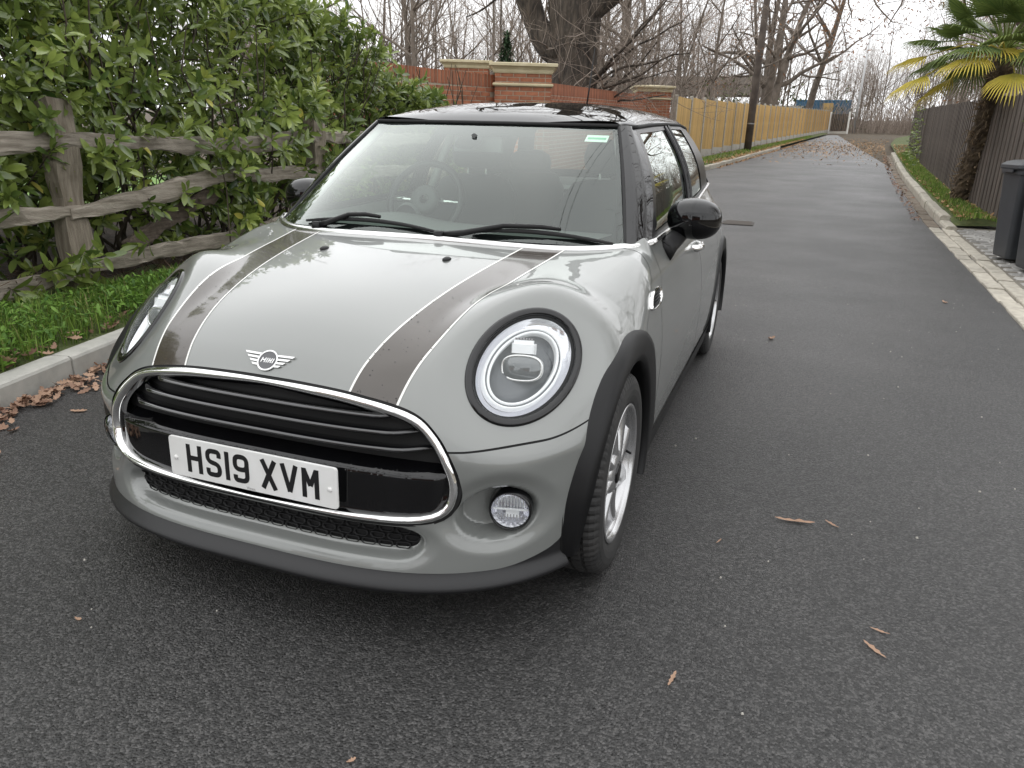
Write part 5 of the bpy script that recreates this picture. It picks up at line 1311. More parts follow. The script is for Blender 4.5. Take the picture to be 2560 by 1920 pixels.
# gloss lower bar with rolled top
V = []; nx, nz = 81, 22; zt = .482
hx0 = in_rect(.455, .020); xs = np.linspace(-hx0, hx0, nx)
zl_, zh_ = [], []
for x in xs:
    a = np.linspace(-math.pi/2, 0, 361); X_, Z_ = gout(a, .018); zl_.append(float(np.interp(abs(x), X_, Z_)) if abs(x) < X_.max() else .43); zh_.append(zt-.012*(abs(x)/hx0)**4)
for j in range(nz):
    t = j/(nz-1); z = np.array(zl_)+(np.array(zh_)-np.array(zl_))*t; yb = surf_y(xs, np.clip(z, .34, .48))
    roll = .045*ss(.80, 1.0, t)**1.5+.004*(1-t)+.016*ss(.93, 1.0, np.abs(xs)/hx0)
    for x, y, q, r_ in zip(xs, yb, z, roll): V.append((x, y+.007+r_, q))
obj('grille_bar', V, gridF(nz, nx), M_gloss, gr, smooth=True)

# ---- number plate
pl = bpy.data.objects.new('number_plate', None); link(pl, car); pt_ = Vector((0, .1445, .4115)); Mp = Matrix.Translation(pt_) @ Matrix.Rotation(R(-1), 4, 'X')
pl.matrix_basis = Matrix.Identity(4)
def rrect(hx, hz, r, n=5):
    P = []
    for cx, cz, a0 in ((hx-r, hz-r, 0), (-hx+r, hz-r, 90), (-hx+r, -hz+r, 180), (hx-r, -hz+r, 270)):
        for k in range(n): a = R(a0+90*k/(n-1)); P.append((cx+r*math.cos(a), cz+r*math.sin(a)))
    return P
def plate_part(name, V, F, m, par, **k): return obj(name, [tuple(Mp @ Vector(v)) for v in V], F, m, par, **k)
P = rrect(.258, .0552, .009); n = len(P); V = [(x, .004, z) for x, z in P]+[(x, -.0005, z) for x, z in P]+[(x*.996, -.002, z*.985) for x, z in P]
F = [(i, (i+1) % n, n+(i+1) % n, n+i) for i in range(n)]+[(n+i, n+(i+1) % n, 2*n+(i+1) % n, 2*n+i) for i in range(n)]+[tuple(range(2*n, 3*n))]
o_pl = plate_part('plate_panel', V, F, M_plate, pl)
def stroke(P, w, closed=False, r=.0, n=7):
    """2-D ribbon along P with rounded corners"""
    P = [np.array(p, float) for p in P]; Q = []
    for i, p in enumerate(P):
        if r and ((0 < i < len(P)-1) or closed):
            a, b = P[i-1], P[(i+1) % len(P)]; da, db = (a-p), (b-p); ra = min(r, np.linalg.norm(da)*.5, np.linalg.norm(db)*.5); da /= np.linalg.norm(da); db /= np.linalg.norm(db)
            s, e = p+da*ra, p+db*ra
            for k in range(n): t = k/(n-1); Q.append((1-t)**2*s+2*t*(1-t)*p+t*t*e)
        else: Q.append(p)
    m = len(Q); L = []; Rr = []
    for i in range(m):
        d = (Q[(i+1) % m]-Q[i-1]) if closed else Q[min(i+1, m-1)]-Q[max(i-1, 0)]; d /= np.linalg.norm(d); nrm = np.array((-d[1], d[0])); L.append(Q[i]+nrm*w/2); Rr.append(Q[i]-nrm*w/2)
    V = L+Rr; F = [(i, (i+1) % m, m+(i+1) % m, m+i) for i in range(m if closed else m-1)]
    return V, F
def glyph(ch, W=.050, H=.079, s=.0135):
    h = s/2; x0, x1, y0_, y1 = h, W-h, h, H-h; m = H/2
    if ch == 'H': return [stroke([(x0, 0), (x0, H)], s), stroke([(x1, 0), (x1, H)], s), stroke([(x0, m+.002), (x1, m+.002)], s)]
    if ch == 'S': return [stroke([(x1, H*.70), (x1, y1), (x0, y1), (x0, m+.003), (x1, m-.003), (x1, y0_), (x0, y0_), (x0, H*.30)], s, r=.016)]
    if ch == '1': return [stroke([(W/2, 0), (W/2, H)], s)]
    if ch == '9': return [stroke([(x0, m-.002), (x0, y1), (x1, y1), (x1, m-.002)], s, True, .015), stroke([(x1, m+.01), (x1, y0_), (x0, y0_), (x0, H*.27)], s, r=.015)]
    if ch == 'X': return [stroke([(h*.9, 0), (W-h*.9, H)], s*1.02), stroke([(W-h*.9, 0), (h*.9, H)], s*1.02)]
    if ch == 'V': return [stroke([(h*.7, H), (W/2, h*.7)], s), stroke([(W-h*.7, H), (W/2, h*.7)], s)]
    if ch == 'M': return [stroke([(x0, 0), (x0, H)], s), stroke([(x1, 0), (x1, H)], s), stroke([(x0+.001, H-.004), (W/2, H*.42)], s*.95), stroke([(x1-.001, H-.004), (W/2, H*.42)], s*.95)]
    if ch == 'I': return [stroke([(h, 0), (h, H)], s)]
    if ch == 'N': return [stroke([(x0, 0), (x0, H)], s), stroke([(x1, 0), (x1, H)], s), stroke([(x0, H-.003), (x1, .003)], s)]
xcur = -.201
for ch in 'HS19 XVM':
    if ch == ' ': xcur += .0235; continue
    V = []; F = []
    wch = .0135 if ch == '1' else .050
    for q, (v, f) in enumerate(glyph(ch, .0135 if ch == '1' else .050)):
        n = len(V); V += [(p[0]+xcur, -.0024-.00015*q, p[1]-.0385) for p in v]; F += [tuple(i+n for i in t)[::-1] for t in f]
    plate_part('character', V, F, M_ink, o_pl); xcur += wch+.0118
for sx in (-1, 1):
    V, F = lathe([(-.002, .0062), (-.0045, .0060), (-.006, .004), (-.0063, .0)], 'y', 16, (sx*.237, 0, -.004)); plate_part('screw_cap', V, F, M_plate, o_pl, smooth=True)
tx = bpy.data.curves.new('dealer_name', 'FONT'); tx.body = 'Vines'; tx.size = .0125; tx.align_x = 'CENTER'; to = bpy.data.objects.new('dealer_name', tx); tx.materials.append(mat('grey_print', (.25, .25, .25), .6)); link(to, o_pl)
to.data.extrude = 0; me_t = bpy.data.meshes.new_from_object(to); bpy.data.objects.remove(to); to = bpy.data.objects.new('dealer_name', me_t); link(to, o_pl)
to.matrix_basis = Mp @ Matrix.Translation((0, -.0026, -.0525)) @ Matrix.Rotation(math.pi/2, 4, 'X')

# ---- badge on the bonnet edge
yb_ = .249; zb_ = .6745; bp = np.array([[0, yb_, zb_]]); nb = fnorm(bp)[0]; nb = Vector((0, nb[1], nb[2])).normalized(); ub = Vector((1, 0, 0)); vb = nb.cross(ub); vb = vb if vb.z > 0 else -vb
hb_ = cast(np.array([[0, .6, .55]]), np.array([[0, yb_-.6, zb_-.55]])/np.linalg.norm([yb_-.6, zb_-.55]), .05, 1)[0]
Mb = Matrix((ub, vb, nb)).transposed().to_4x4(); Mb.translation = Vector(hb_)+nb*.0015
emb = bpy.data.objects.new('badge', None); link(emb, o_bon); emb.matrix_basis = Matrix.Identity(4)
def bpart(name, V, F, m, smooth=False): return obj(name, [tuple(Mb @ Vector(v)) for v in V], F, m, emb, smooth=smooth)
V = [(.0255*math.cos(a), .0255*math.sin(a), .0015) for a in np.linspace(0, 2*math.pi, 48, endpoint=False)]; bpart('badge_disc', V, [tuple(range(48))], mat('badge_grey', (.10, .10, .105), .35))
V = []; 
for a in np.linspace(0, 2*math.pi, 48, endpoint=False):
    for r_, h in ((.030, 0), (.0295, .003), (.0255, .003), (.0250, .001)): V.append((r_*math.cos(a), r_*math.sin(a)*.98, h))
bpart('badge_ring', V, [(i*4+j, i*4+j+1, ((i+1) % 48)*4+j+1, ((i+1) % 48)*4+j) for i in range(48) for j in range(3)], M_satin)
for sx in (-1, 1):
    for k, (yy, xe) in enumerate(((.0155, .076), (.0055, .066), (-.0045, .055), (-.0140, .045))):
        x0 = math.sqrt(.029**2-yy**2); V = []
        for h in (0, .0028):
            V += [(sx*x0, yy-.0026, h), (sx*(xe-.006), yy-.0026+.001, h), (sx*xe, yy+.0030+.001, h), (sx*x0, yy+.0026, h)]
        F = [(4, 5, 6, 7), (0, 1, 5, 4), (1, 2, 6, 5), (2, 3, 7, 6)]
        bpart('badge_wing', V, F if sx > 0 else [f[::-1] for f in F], M_satin)
xc = -.0182
for ch in 'MINI':
    V = []; F = []
    for v, f in glyph(ch, .0125 if ch == 'M' else .0098, .0135, .0027):
        n = len(V); V += [(p[0]+xc+(p[1]-.006)*.2, p[1]-.00675, .0028) for p in v]; F += [tuple(i+n for i in t)[::-1] for t in f]
    bpart('badge_letter', V, F, M_satin); xc += {'M': .0125, 'I': .0027, 'N': .0098}[ch]+.0030
# ---- washer jets
for sx in (-1, 1):
    h = cast(np.array([[sx*.221, .84, .5]]), np.array([[0, 0, 1.]]), .05, .6)[0]; mb = MB(); V = []
    for i in range(7):
        for k in range(10):
            a = math.pi/2*i/6; b_ = 2*math.pi*k/10; V.append((h[0]+.013*math.cos(a)*math.cos(b_), h[1]+.022*math.cos(a)*math.sin(b_), h[2]-.001+.010*math.sin(a)))
    mb.add(V, gridF(7, 10, True)); mb.build('washer_jet', M_plast, o_bon, True)

# ---- lower intake mesh
im = bpy.data.objects.new('intake_grille', None); link(im, car); im.matrix_basis = Matrix.Identity(4)
xs = np.linspace(-.452, .452, 91); V = []
for z in np.linspace(.245, .328, 8): V += [(x, y+.046, z) for x, y in zip(xs, surf_y(xs, np.full(91, z)))]
obj('intake_panel', V, gridF(8, 91), M_plast, im, smooth=True)
# pill-shaped cells standing proud of the panel
ring_P = rrect(.0185, .0082, .0082, 5); nk = len(ring_P); V = []
for x, z in ring_P:
    for s_, h in ((1.10, 0), (1.04, -.006), (.90, -.006), (.82, .0)): V.append((x*s_, h, z*s_))
pill = mesh('cell', V, [(i*4+j, ((i+1) % nk)*4+j, ((i+1) % nk)*4+j+1, i*4+j+1) for i in range(nk) for j in range(3)], mat('intake_plastic', (.009, .009, .0095), .45, 0, .25), smooth=True)
for r_ in range(4):
    z = .2585+r_*.0195
    for c_ in range(-10, 11):
        x = c_*.0445+(.02225 if r_ % 2 else 0)
        if abs(x) > .437-.0*abs(r_-1.5): continue
        y0a, y1a = surf_y(np.array([x-.01, x+.01]), np.array([z, z])); sl = (y1a-y0a)/.02
        inst('cell', pill, Matrix.Translation((x, (y0a+y1a)/2+.044, z)) @ Matrix.Rotation(math.atan(sl), 4, 'Z'), im)

# ---- fog lamps
for sgn in (1, -1):
    fg = bpy.data.objects.new('fog_lamp', None); link(fg, car); fg.matrix_basis = Matrix.Identity(4)
    yb = float(surf_y([FOG[0]], [FOG[1]])[0])+.046; c = (0, 0, 0)
    Mf = Matrix.Translation((sgn*FOG[0], yb, FOG[1]-.004)) @ Matrix.Rotation(sgn*R(14), 4, 'Z')
    def fp(name, prof, m, n=40, smooth=True, G=fg):
        V, F = lathe(prof, 'y', n); return obj(name, [tuple(Mf @ Vector(v)) for v in V], F, m, G, smooth=smooth)
    fp('fog_bezel', [(.012, .056), (-.010, .055), (-.022, .0515), (-.024, .049), (-.020, .0475)], M_gloss)
    fp('fog_reflector', [(-.014, .0478), (.004, .043), (.018, .030), (.024, .012), (.025, .0)], M_refl)
    fp('fog_lens', [(-.020, .0475), (-.027, .040), (-.032, .028), (-.0345, .014), (-.035, 0)], G_lamp)
    mb = MB()
    for i in range(-5, 6):
        w = math.sqrt(max(0, .045**2-(i*.0078)**2)); mb.box((i*.0078, .001, .012), (.0028, .004, max(.004, (w-.008))*1.0)); mb.box((i*.0078, .001, -.026), (.0028, .004, max(.004, w*.35)))
    mb.V = [tuple(Mf @ Vector(v)) for v in mb.V]; mb.build('lens_ribs', mat('clear_ribs', (.75, .75, .76), .12, .6), fg)['kind'] = 'stuff'
    mb = MB(); mb.box((0, -.008, .0), (.088, .004, .004)); mb.box((.004, .004, -.017), (.034, .008, .019)); mb.V = [tuple(Mf @ Vector(v)) for v in mb.V]; mb.build('reflector_bar', M_drl, fg)

# ---- headlights
def hl_pt(r, a, h, sgn, ka=ha, kb=hb):
    p = HC+HA*(ka*r*math.cos(a))+HB*(kb*r*math.sin(a))+HN*h; return (sgn*p[0], p[1], p[2])
def hl_rings(name, prof, m, sgn, parent, n=72, cap=False):
    """prof: (semi a, semi b, height)"""
    V = [hl_pt(1, 2*math.pi*k/n, h, sgn, a, b) for a, b, h in prof for k in range(n)]; F = gridF(len(prof), n, True)
    if sgn < 0: F = [f[::-1] for f in F]
    if cap: F.append(tuple(range(len(V)-n, len(V))))
    return obj(name, V, F, m, parent, smooth=True)
for sgn in (1, -1):
    hl = bpy.data.objects.new('headlight', None); link(hl, car); hl.matrix_basis = Matrix.Identity(4)
    hl_rings('headlight_bezel', [(.199, .135, -.012), (.1975, .1335, .001), (.195, .131, .0055), (.190, .127, .0075), (.180, .1175, .0075), (.176, .1135, .0055), (.174, .1115, -.004), (.173, .1105, -.02)], M_gloss, sgn, hl)
    hl_rings('lens_seal', [(.1745, .112, -.003), (.170, .108, -.003), (.1665, .1045, -.006)], M_rub, sgn, hl)
    lens = [(.168, .106, -.004), (.166, .1045, .002), (.160, .099, .008), (.145, .089, .0165), (.12, .073, .0245), (.085, .052, .031), (.045, .027, .0345), (.001, .001, .0355)]
    hl_rings('headlight_lens', lens, G_lamp, sgn, hl)
    bowl = [(.168, .106, -.006), (.160, .100, -.020), (.148, .094, -.026), (.142, .090, -.028)]
    hl_rings('reflector_rim', bowl, M_refl, sgn, hl)
    hl_rings('daylight_ring', [(.141, .0910, -.028), (.1395, .0898, -.018), (.136, .0868, -.013), (.1325, .0836, -.013), (.131, .0822, -.018)], M_drl, sgn, hl)
    hl_rings('ring_groove', [(.1322, .0832, -.0165), (.1265, .0775, -.0165)], M_lampin, sgn, hl)
    hl_rings('daylight_ring', [(.1275, .0785, -.018), (.126, .077, -.0125), (.121, .0722, -.0125), (.119, .0702, -.018), (.1175, .0688, -.032)], M_drl, sgn, hl)
    hl_rings('lamp_housing', [(.118, .069, -.028), (.108, .062, -.040), (.08, .046, -.046), (.03, .018, -.048), (.001, .001, -.048)], M_lampin, sgn, hl)
    # projector: oval lens with its hood, facing forward
    fwdv = Vector((sgn*.18, -.86, .20)).normalized(); upv = Vector((0, 0, 1)); rgv = fwdv.cross(upv).normalized(); upv = rgv.cross(fwdv)
    pc = Vector(hl_pt(0, 0, -.030, sgn))+Vector((0, 0, .004)); Mq = Matrix((rgv, upv, fwdv)).transposed().to_4x4(); Mq.translation = pc
    def ov(a, b, h): return [tuple(Mq @ Vector((a*math.copysign(abs(math.cos(t))**.75, math.cos(t)), b*math.copysign(abs(math.sin(t))**.75, math.sin(t)), h))) for t in np.linspace(0, 2*math.pi, 40, endpoint=False)]
    V = ov(.056, .036, -.02)+ov(.056, .036, .006)+ov(.053, .0335, .011)+ov(.049, .0295, .008); obj('projector_rim', V, gridF(4, 40, True), M_satin, hl, smooth=True)
    V = ov(.0495, .030, .008)+ov(.040, .024, .015)+ov(.022, .013, .019)+ov(.002, .001, .020); obj('projector_lens', V, gridF(4, 40, True), mat('projector_glass', (.10, .105, .11), .04, .3, .8, 1), hl, smooth=True)
    mb = MB(); mb.box((0, .050, -.004), (.066, .028, .022), None, .85); mb.box((0, .067, -.012), (.052, .010, .02)); mb.V = [tuple(Mq @ Vector(v)) for v in mb.V]; mb.build('projector_hood', M_drl, hl)
    for k in range(7):
        mb = MB(); mb.box((-.021+.007*k, .075, -.012), (.003, .006, .018)); mb.V = [tuple(Mq @ Vector(v)) for v in mb.V]; mb.build('cooling_fin', M_refl, hl)

# ---- rain drops standing on the stripes and on the grille bar
dr = MB(); rd = np.random.default_rng(4)
def drop(p, n, r):
    n = Vector(n).normalized(); a = n.orthogonal().normalized(); b = n.cross(a); p = Vector(p); V = [p+(a*math.cos(t)+b*math.sin(t))*r for t in np.linspace(0, 6.283, 7)[:-1]]+[p+n*r*.45]; dr.add(V, [(i, (i+1) % 6, 6) for i in range(6)])
for _ in range(420):
    i = int(rd.integers(len(st_m.V))); s_ = 1 if rd.random() < .5 else -1; q = st_m.V[i]
    if q[1] > .62: continue
    drop(q*[s_, 1, 1]+rd.normal(0, .002, 3)*[1, 1, 0], st_m.N[i]*[s_, 1, 1], rd.uniform(.0008, .0022))
for _ in range(260):
    x = rd.uniform(-.46, .46); z = rd.uniform(.452, .470); y = float(surf_y([x], [z])[0])+.006; drop((x, y, z), (0, -.8, .6), rd.uniform(.0008, .0022))
dr.build('rain_drops', mat('rain_drop', (.01, .01, .01), .02, 0, .6), o_bon, True)['kind'] = 'stuff'
# ---- wheel-arch trims
_sp = PG[(PG[:, 0] > .6) & (PG[:, 2] > .12) & (PG[:, 2] < .85)]
def arch_trim(yc, sgn, front):
    V = []; k = 0; A = np.linspace(R(200), R(-24), 90)          # from the front foot over the top to the rear
    if not front: A = np.linspace(R(196), R(-16), 80)
    XB = []
    for a in A:
        ad = abs(math.degrees(a if a <= math.pi else a)); ad = min(ad, 360-ad)
        ro = np.interp(ad, [0, 25, 57, 68, 80, 94, 109, 120, 133, 145, 162, 180], [.41, .418, .424, .424, .412, .396, .378, .366, .355, .346, .338, .334])+.004; ri = float(np.interp(ad, [0, 90, 140, 180], [.337, .337, .327, .317]))
        y, z = yc+ro*math.cos(a), max(.155, ZW+ro*math.sin(a)); yi, zi = yc+ri*math.cos(a), max(.15, ZW+ri*math.sin(a))
        dd_ = np.hypot(_sp[:, 1]-y, _sp[:, 2]-z); ii = np.argpartition(dd_, 6)[:6]; ww = 1/(dd_[ii]+1e-4)**2; XB.append((a, ro, ri, y, z, yi, zi, float((_sp[ii, 0]*ww).sum()/ww.sum())))
    xs_ = np.array([q[-1] for q in XB])
    for _ in range(6): xs_[1:-1] = (xs_[:-2]+2*xs_[1:-1]+xs_[2:])/4
    for (a, ro, ri, y, z, yi, zi, _), xb in zip(XB, xs_):
        xin = float(np.interp(zi, [.16, .2, .3, .38, .5, .64], [.772, .786, .806, .820, .832, .843])) if front and a > math.pi/2 else (.843 if front else .848)
        xo_ = min(xb, xin)
        V += [(sgn*(xo_-.03), y+.003*math.cos(a), z+.003*math.sin(a)), (sgn*(xo_-.004), y+.003*math.cos(a), z+.003*math.sin(a)), (sgn*(xo_+.007), y, z), (sgn*(xo_*.6+xin*.4+.010), y*.8+yi*.2, z*.8+zi*.2), (sgn*(xin+.004), y*.25+yi*.75, z*.25+zi*.75), (sgn*xin, yi, zi), (sgn*(xin-.02), yi+.002, zi), (sgn*(xin-.10), yi, zi)]
    F = gridF(len(A), 8)
    if sgn < 0: F = [f[::-1] for f in F]
    return obj('wheel_arch_trim', V, F, M_plast, car, smooth=True)
for sgn in (1, -1):
    for yc, fr_ in ((YF, True), (YF+WB, False)):
        arch_trim(yc, sgn, fr_)
        V, F = lathe([(.56, .02), (.56, .345), (.755, .345)], 'x', 40, (0, yc, ZW)); V = [(sgn*x, y, max(z, .14)) for x, y, z in V]; obj('wheel_well', V, F, M_seal, car, smooth=False)
# ---- wheels
def wheel(yc, sgn):
    w = bpy.data.objects.new('wheel', None); link(w, car); w.matrix_basis = Matrix.Identity(4); c = (0, yc, ZW); X = lambda V: [(sgn*x, y, z) for x, y, z in V]
    ff = (lambda F: F) if sgn > 0 else (lambda F: [f[::-1] for f in F])
    xo_ = .838; n = 216; prof = [(xo_-.165, .205), (xo_-.172, .24), (xo_-.168, .275), (xo_-.150, .296), (xo_-.128, .3005), (xo_-.126, .294), (xo_-.118, .294), (xo_-.116, .3015), (xo_-.090, .302), (xo_-.088, .2945), (xo_-.080, .2945), (xo_-.078, .302), (xo_-.053, .3015), (xo_-.051, .294), (xo_-.043, .294), (xo_-.041, .3005), (xo_-.026, .2975), (xo_-.014, .290), (xo_-.008, .281), (xo_-.003, .268), (xo_, .250), (xo_-.002, .232), (xo_-.007, .215), (xo_-.012, .208), (xo_-.014, .2045)]
    V, F = lathe(prof, 'x', n, c); V = np.array(V)
    for j in range(3, 20):                                    # sipes across the tread and shoulder
        for k in range(n):
            if k % 3 == 0 and prof[j][1] > .28:
                i = j*n+k; d = V[i]-np.array([V[i][0], yc, ZW]); V[i] -= d/np.linalg.norm(d)*.0045
    obj('tyre', X(V.tolist()), ff(F), M_tyre, w, smooth=False)
    V, F = lathe([(xo_-.155, .190), (xo_-.03, .184), (xo_-.018, .193), (xo_-.012, .2055), (xo_-.009, .2085), (xo_-.006, .207), (xo_-.006, .200), (xo_-.010, .1955), (xo_-.022, .191), (xo_-.045, .186)], 'x', 72, c); obj('rim', X(V), ff(F), M_alloy, w, smooth=True)
    V, F = lathe([(xo_-.075, .19), (xo_-.080, .10), (xo_-.085, .0)], 'x', 48, c); obj('brake_backing', X(V), ff(F), M_seal, w)
    V, F = lathe([(xo_-.072, .135), (xo_-.066, .135), (xo_-.066, .05)], 'x', 48, c); obj('brake_disc', X(V), ff(F), mat('brake_iron', (.25, .24, .23), .4, .8), w)
    V, F = lathe([(xo_-.045, .074), (xo_-.028, .070), (xo_-.020, .060), (xo_-.018, .034)], 'x', 40, c); obj('hub', X(V), ff(F), M_alloy, w, smooth=True)
    V, F = lathe([(xo_-.020, .034), (xo_-.014, .032), (xo_-.012, .024), (xo_-.012, .0)], 'x', 32, c); obj('hub_cap', X(V), ff(F), M_gloss, w, smooth=True)
    for s in range(8):                                        # broad twisted spokes
        V = []; a0 = 2*math.pi*s/8+.2
        for i in range(9):
            t = i/8; r_ = .055+(.192-.055)*t; tw_ = a0+.16*t*t*sgn; hw = (.015+.017*t**1.3)
            dx = xo_-.022-.012*t+.008*t*t
            for u, h in ((-1, -.022), (-1, -.004), (-.55, .004), (.35, .001), (1, -.010), (1, -.026)):
                tt_ = tw_+u*hw/r_; V.append((dx+h, yc+r_*math.cos(tt_), ZW+r_*math.sin(tt_)))
        obj('spoke', X(V), ff(gridF(9, 6)), M_alloy, w, smooth=True)
    mb = MB(); mb.tube([(sgn*(xo_-.03), yc+.17*math.cos(.0), ZW+.17*math.sin(.0)), (sgn*(xo_-.012), yc+.155, ZW)], .004, 6); mb.build('valve', M_rub, w)
for sgn in (1, -1):
    for yc in (YF, YF+WB): wheel(yc, sgn)
# ================================================================ greenhouse
def gsk(f, nu, nv_):
    """skin from a parametric patch f(u,v)"""
    U, Vv_ = np.meshgrid(np.linspace(0, 1, nu), np.linspace(0, 1, nv_)); P = f(U.ravel(), Vv_.ravel()); F = gridF(nv_, nu); FA = np.array(F)
    fn = np.cross(P[FA[:, 2]]-P[FA[:, 0]], P[FA[:, 3]]-P[FA[:, 1]]); N = np.zeros_like(P)
    for k in range(4): np.add.at(N, FA[:, k], fn)
    N /= np.linalg.norm(N, axis=1, keepdims=True)+1e-12
    return SK(P, N, F)
def outw(sk, c):
    if ((sk.V-np.array(c))*sk.N).sum() < 0: sk.N = -sk.N; sk.F = [f[::-1] for f in sk.F]
    return sk
WB_, WT_ = .688, .527
def ws_f(u, v):
    s = 2*u-1; hx = WB_+(WT_-WB_)*v; x = s*hx; xb = s*WB_
    y0_ = ycowl(xb*.97)+.030; z0_ = .898+.010*(1-s*s); y1_ = 1.66+.28*x*x; z1_ = 1.284
    bul = .020*np.sin(math.pi*v)*(1-.3*s*s)
    return np.stack([x, y0_+(y1_-y0_)*v-bul*.55, z0_+(z1_-z0_)*v+bul*.8], 1)
wsk = outw(gsk(ws_f, 81, 41), (0, 2.2, .8))
def ws_sv(sk):
    return sk
# ceramic border: printed black band round the glass edge, sensor cover at the top
g_in = gsk(ws_f, 161, 91); uv = np.stack([g.ravel() for g in np.meshgrid(np.linspace(0, 1, 161), np.linspace(0, 1, 91))], 1)
su = np.abs(2*uv[:, 0]-1); vv = uv[:, 1]
frit_s = np.minimum.reduce([.972-su-.03*ss(.35, 0, vv)*ss(.75, 1, su)-.02*ss(.5, 1, vv)*0, (.955-vv)*1.0, (vv-.045)-.06*ss(.86, 1, su)*ss(.3, 0, vv)])
frit_s = np.minimum(frit_s, np.maximum(np.maximum((.21-.035)*0+np.abs(uv[:, 0]-.515)-.195, .865-vv), -9)*1.0) if True else frit_s
rnd = np.hypot((uv[:, 0]-.487)/.050, (vv-.80)/.085)-1; frit_s = np.minimum(frit_s, rnd*.06)
g_in = outw(SK(g_in.V, g_in.N, g_in.F), (0, 2.2, .8)); frit, clear = clip(g_in, frit_s)
ws_o = bpy.data.objects.new('windscreen', None); link(ws_o, car); ws_o.matrix_basis = Matrix.Identity(4)
skin('glass', wsk, G_ws, ws_o); skin('ceramic_border', offs(frit, -.004), mat('ceramic_black', (.010, .010, .011), .9, 0, 0.0), ws_o)
def on_ws(x, v, d=.002):
    hx = WB_+(WT_-WB_)*v; u = (x/hx+1)/2; return ws_f(np.array([u]), np.array([v]))[0]+np.array((0, -.54, .84))*d
# sticker
V = [on_ws(x, v, -.006) for v in (.845, .915) for x in (.425, .505)]; stk = obj('sticker', V, [(0, 1, 3, 2)], mat('sticker_mint', (.62, .74, .66), .5), ws_o)
V = [on_ws(x, v, -.0055) for v in (.868, .890) for x in (.432, .498)]; obj('sticker_print', V, [(0, 1, 3, 2)], mat('sticker_green', (.12, .42, .25), .5), stk)
# side band: frames, pillars and window openings
def xbelt(y): 
    y = np.atleast_1d(y); return cast(np.stack([0*y, y, zbelt(y)-.004], 1), np.tile([1., 0, 0], (len(y), 1)), .1, 1.2, 60)[:, 0]
_yb = np.linspace(1.3, 3.75, 60); _xb = xbelt(_yb)
RY = [1.80, 2.2, 2.55, 3.1, 3.45, 3.7]; RX = [.572, .573, .566, .552, .535, .51]; RZ = [1.283, 1.302, 1.313, 1.322, 1.312, 1.285]
def sideb(u, v):
    yb = 1.372+(3.72-1.372)*u; yt = 1.805+(3.58-1.805)*u; xb = np.interp(yb, _yb, _xb)-.004; zb = zbelt(yb); xt = np.interp(yt, RY, RX); zt = np.interp(yt, RY, RZ)
    b = .034*np.sin(math.pi*v)**1.0; return np.stack([xb+(xt-xb)*v+b, yb+(yt-yb)*v, zb+(zt-zb)*v], 1)
# A-pillars
pb = np.array([[.690, 1.250, .893], [.716, 1.285, .899], [.732, 1.325, .903], [.738, 1.372, .905]]); ptp = np.array([[.529, 1.742, 1.284], [.550, 1.757, 1.289], [.566, 1.775, 1.287], [.574, 1.805, 1.282]])
def pil(u, v):
    k = np.linspace(0, 1, 4); b = np.stack([np.interp(u, k, pb[:, i]) for i in range(3)], 1); t = np.stack([np.interp(u, k, ptp[:, i]) for i in range(3)], 1); p = b+(t-b)*v[:, None]
    bl = .014*np.sin(math.pi*v); p[:, 0] += bl*.5; p[:, 1] -= bl*.4; p[:, 2] += bl*.5; return p
pil0 = pil
def pil(u, v):
    p = pil0(u, v); q = sideb(np.zeros_like(u), v)-pil0(np.ones_like(u), v); return p+q*(u**1.5)[:, None]
pk = outw(gsk(pil, 13, 30), (0, 2.4, .9))
for sgn in (1, -1):
    skin('a_pillar', pk if sgn > 0 else mirror(pk), M_gloss, car)
    mb = MB(); P = [pil(np.array([0.]), np.array([t]))[0]*[sgn, 1, 1] for t in np.linspace(0, 1, 20)]; mb.tube([p+np.array((-.003*sgn, -.003, .002)) for p in P], .006, 6); mb.build('windscreen_seal', M_rub, ws_o, True)
sb = outw(gsk(sideb, 150, 40), (0, 2.4, 1.0))
def poly_s(y, z, P):
    s = np.full(y.shape, -9.)
    for i in range(len(P)):
        a, b = np.array(P[i]), np.array(P[(i+1) % len(P)]); d = b-a; d /= np.hypot(*d); s = np.maximum(s, (y-a[0])*d[1]-(z-a[1])*d[0])
    return s
w1 = [(1.46, .925), (2.375, .955), (2.46, 1.286), (1.838, 1.262)]; w2 = [(2.555, .965), (3.10, .99), (3.06, 1.298), (2.63, 1.293)]
sw1 = lambda x, y, z: poly_s(y, z, w1); sw2 = lambda x, y, z: poly_s(y, z, w2)
win1, r1 = clip(sb, S(sb, sw1)); win2, frame = clip(r1, S(r1, sw2))
for sgn in (1, -1):
    f = (lambda s: s) if sgn > 0 else mirror
    skin('window_frame', f(frame), mat('frame_black', (.010, .010, .011), .28), car)
    skin('window_glass', f(offs(win1, -.004)), G_side, o_fd[sgn]); skin('window_glass', f(offs(win2, -.004)), G_side, o_rd[sgn])
    # pillar strips either side of the B-pillar, belt chrome
    for (a, b) in (((2.41, .95), (2.49, 1.30)), ((2.52, .955), (2.60, 1.305))):
        mb = MB(); P = []
        for t in np.linspace(0, 1, 12):
            y, z = a[0]+(b[0]-a[0])*t, a[1]+(b[1]-a[1])*t; xb = np.interp(y, _yb, _xb); xt = np.interp(y, RY, RX); v = (z-.93)/(1.31-.93); P.append((sgn*(xb+(xt-xb)*v+.034*math.sin(math.pi*max(0, min(1, v)))+.002), y, z))
        mb.tube(P, .010, 6); mb.build('b_pillar_trim', M_gloss, car, True)
    mb = MB(); P = [(sgn*(np.interp(y, _yb, _xb)+.004), y, float(zbelt(y))+.002) for y in np.linspace(1.36, 3.5, 40)]; mb.tube(P, .0095, 8); mb.build('belt_strip', M_satin, car, True)
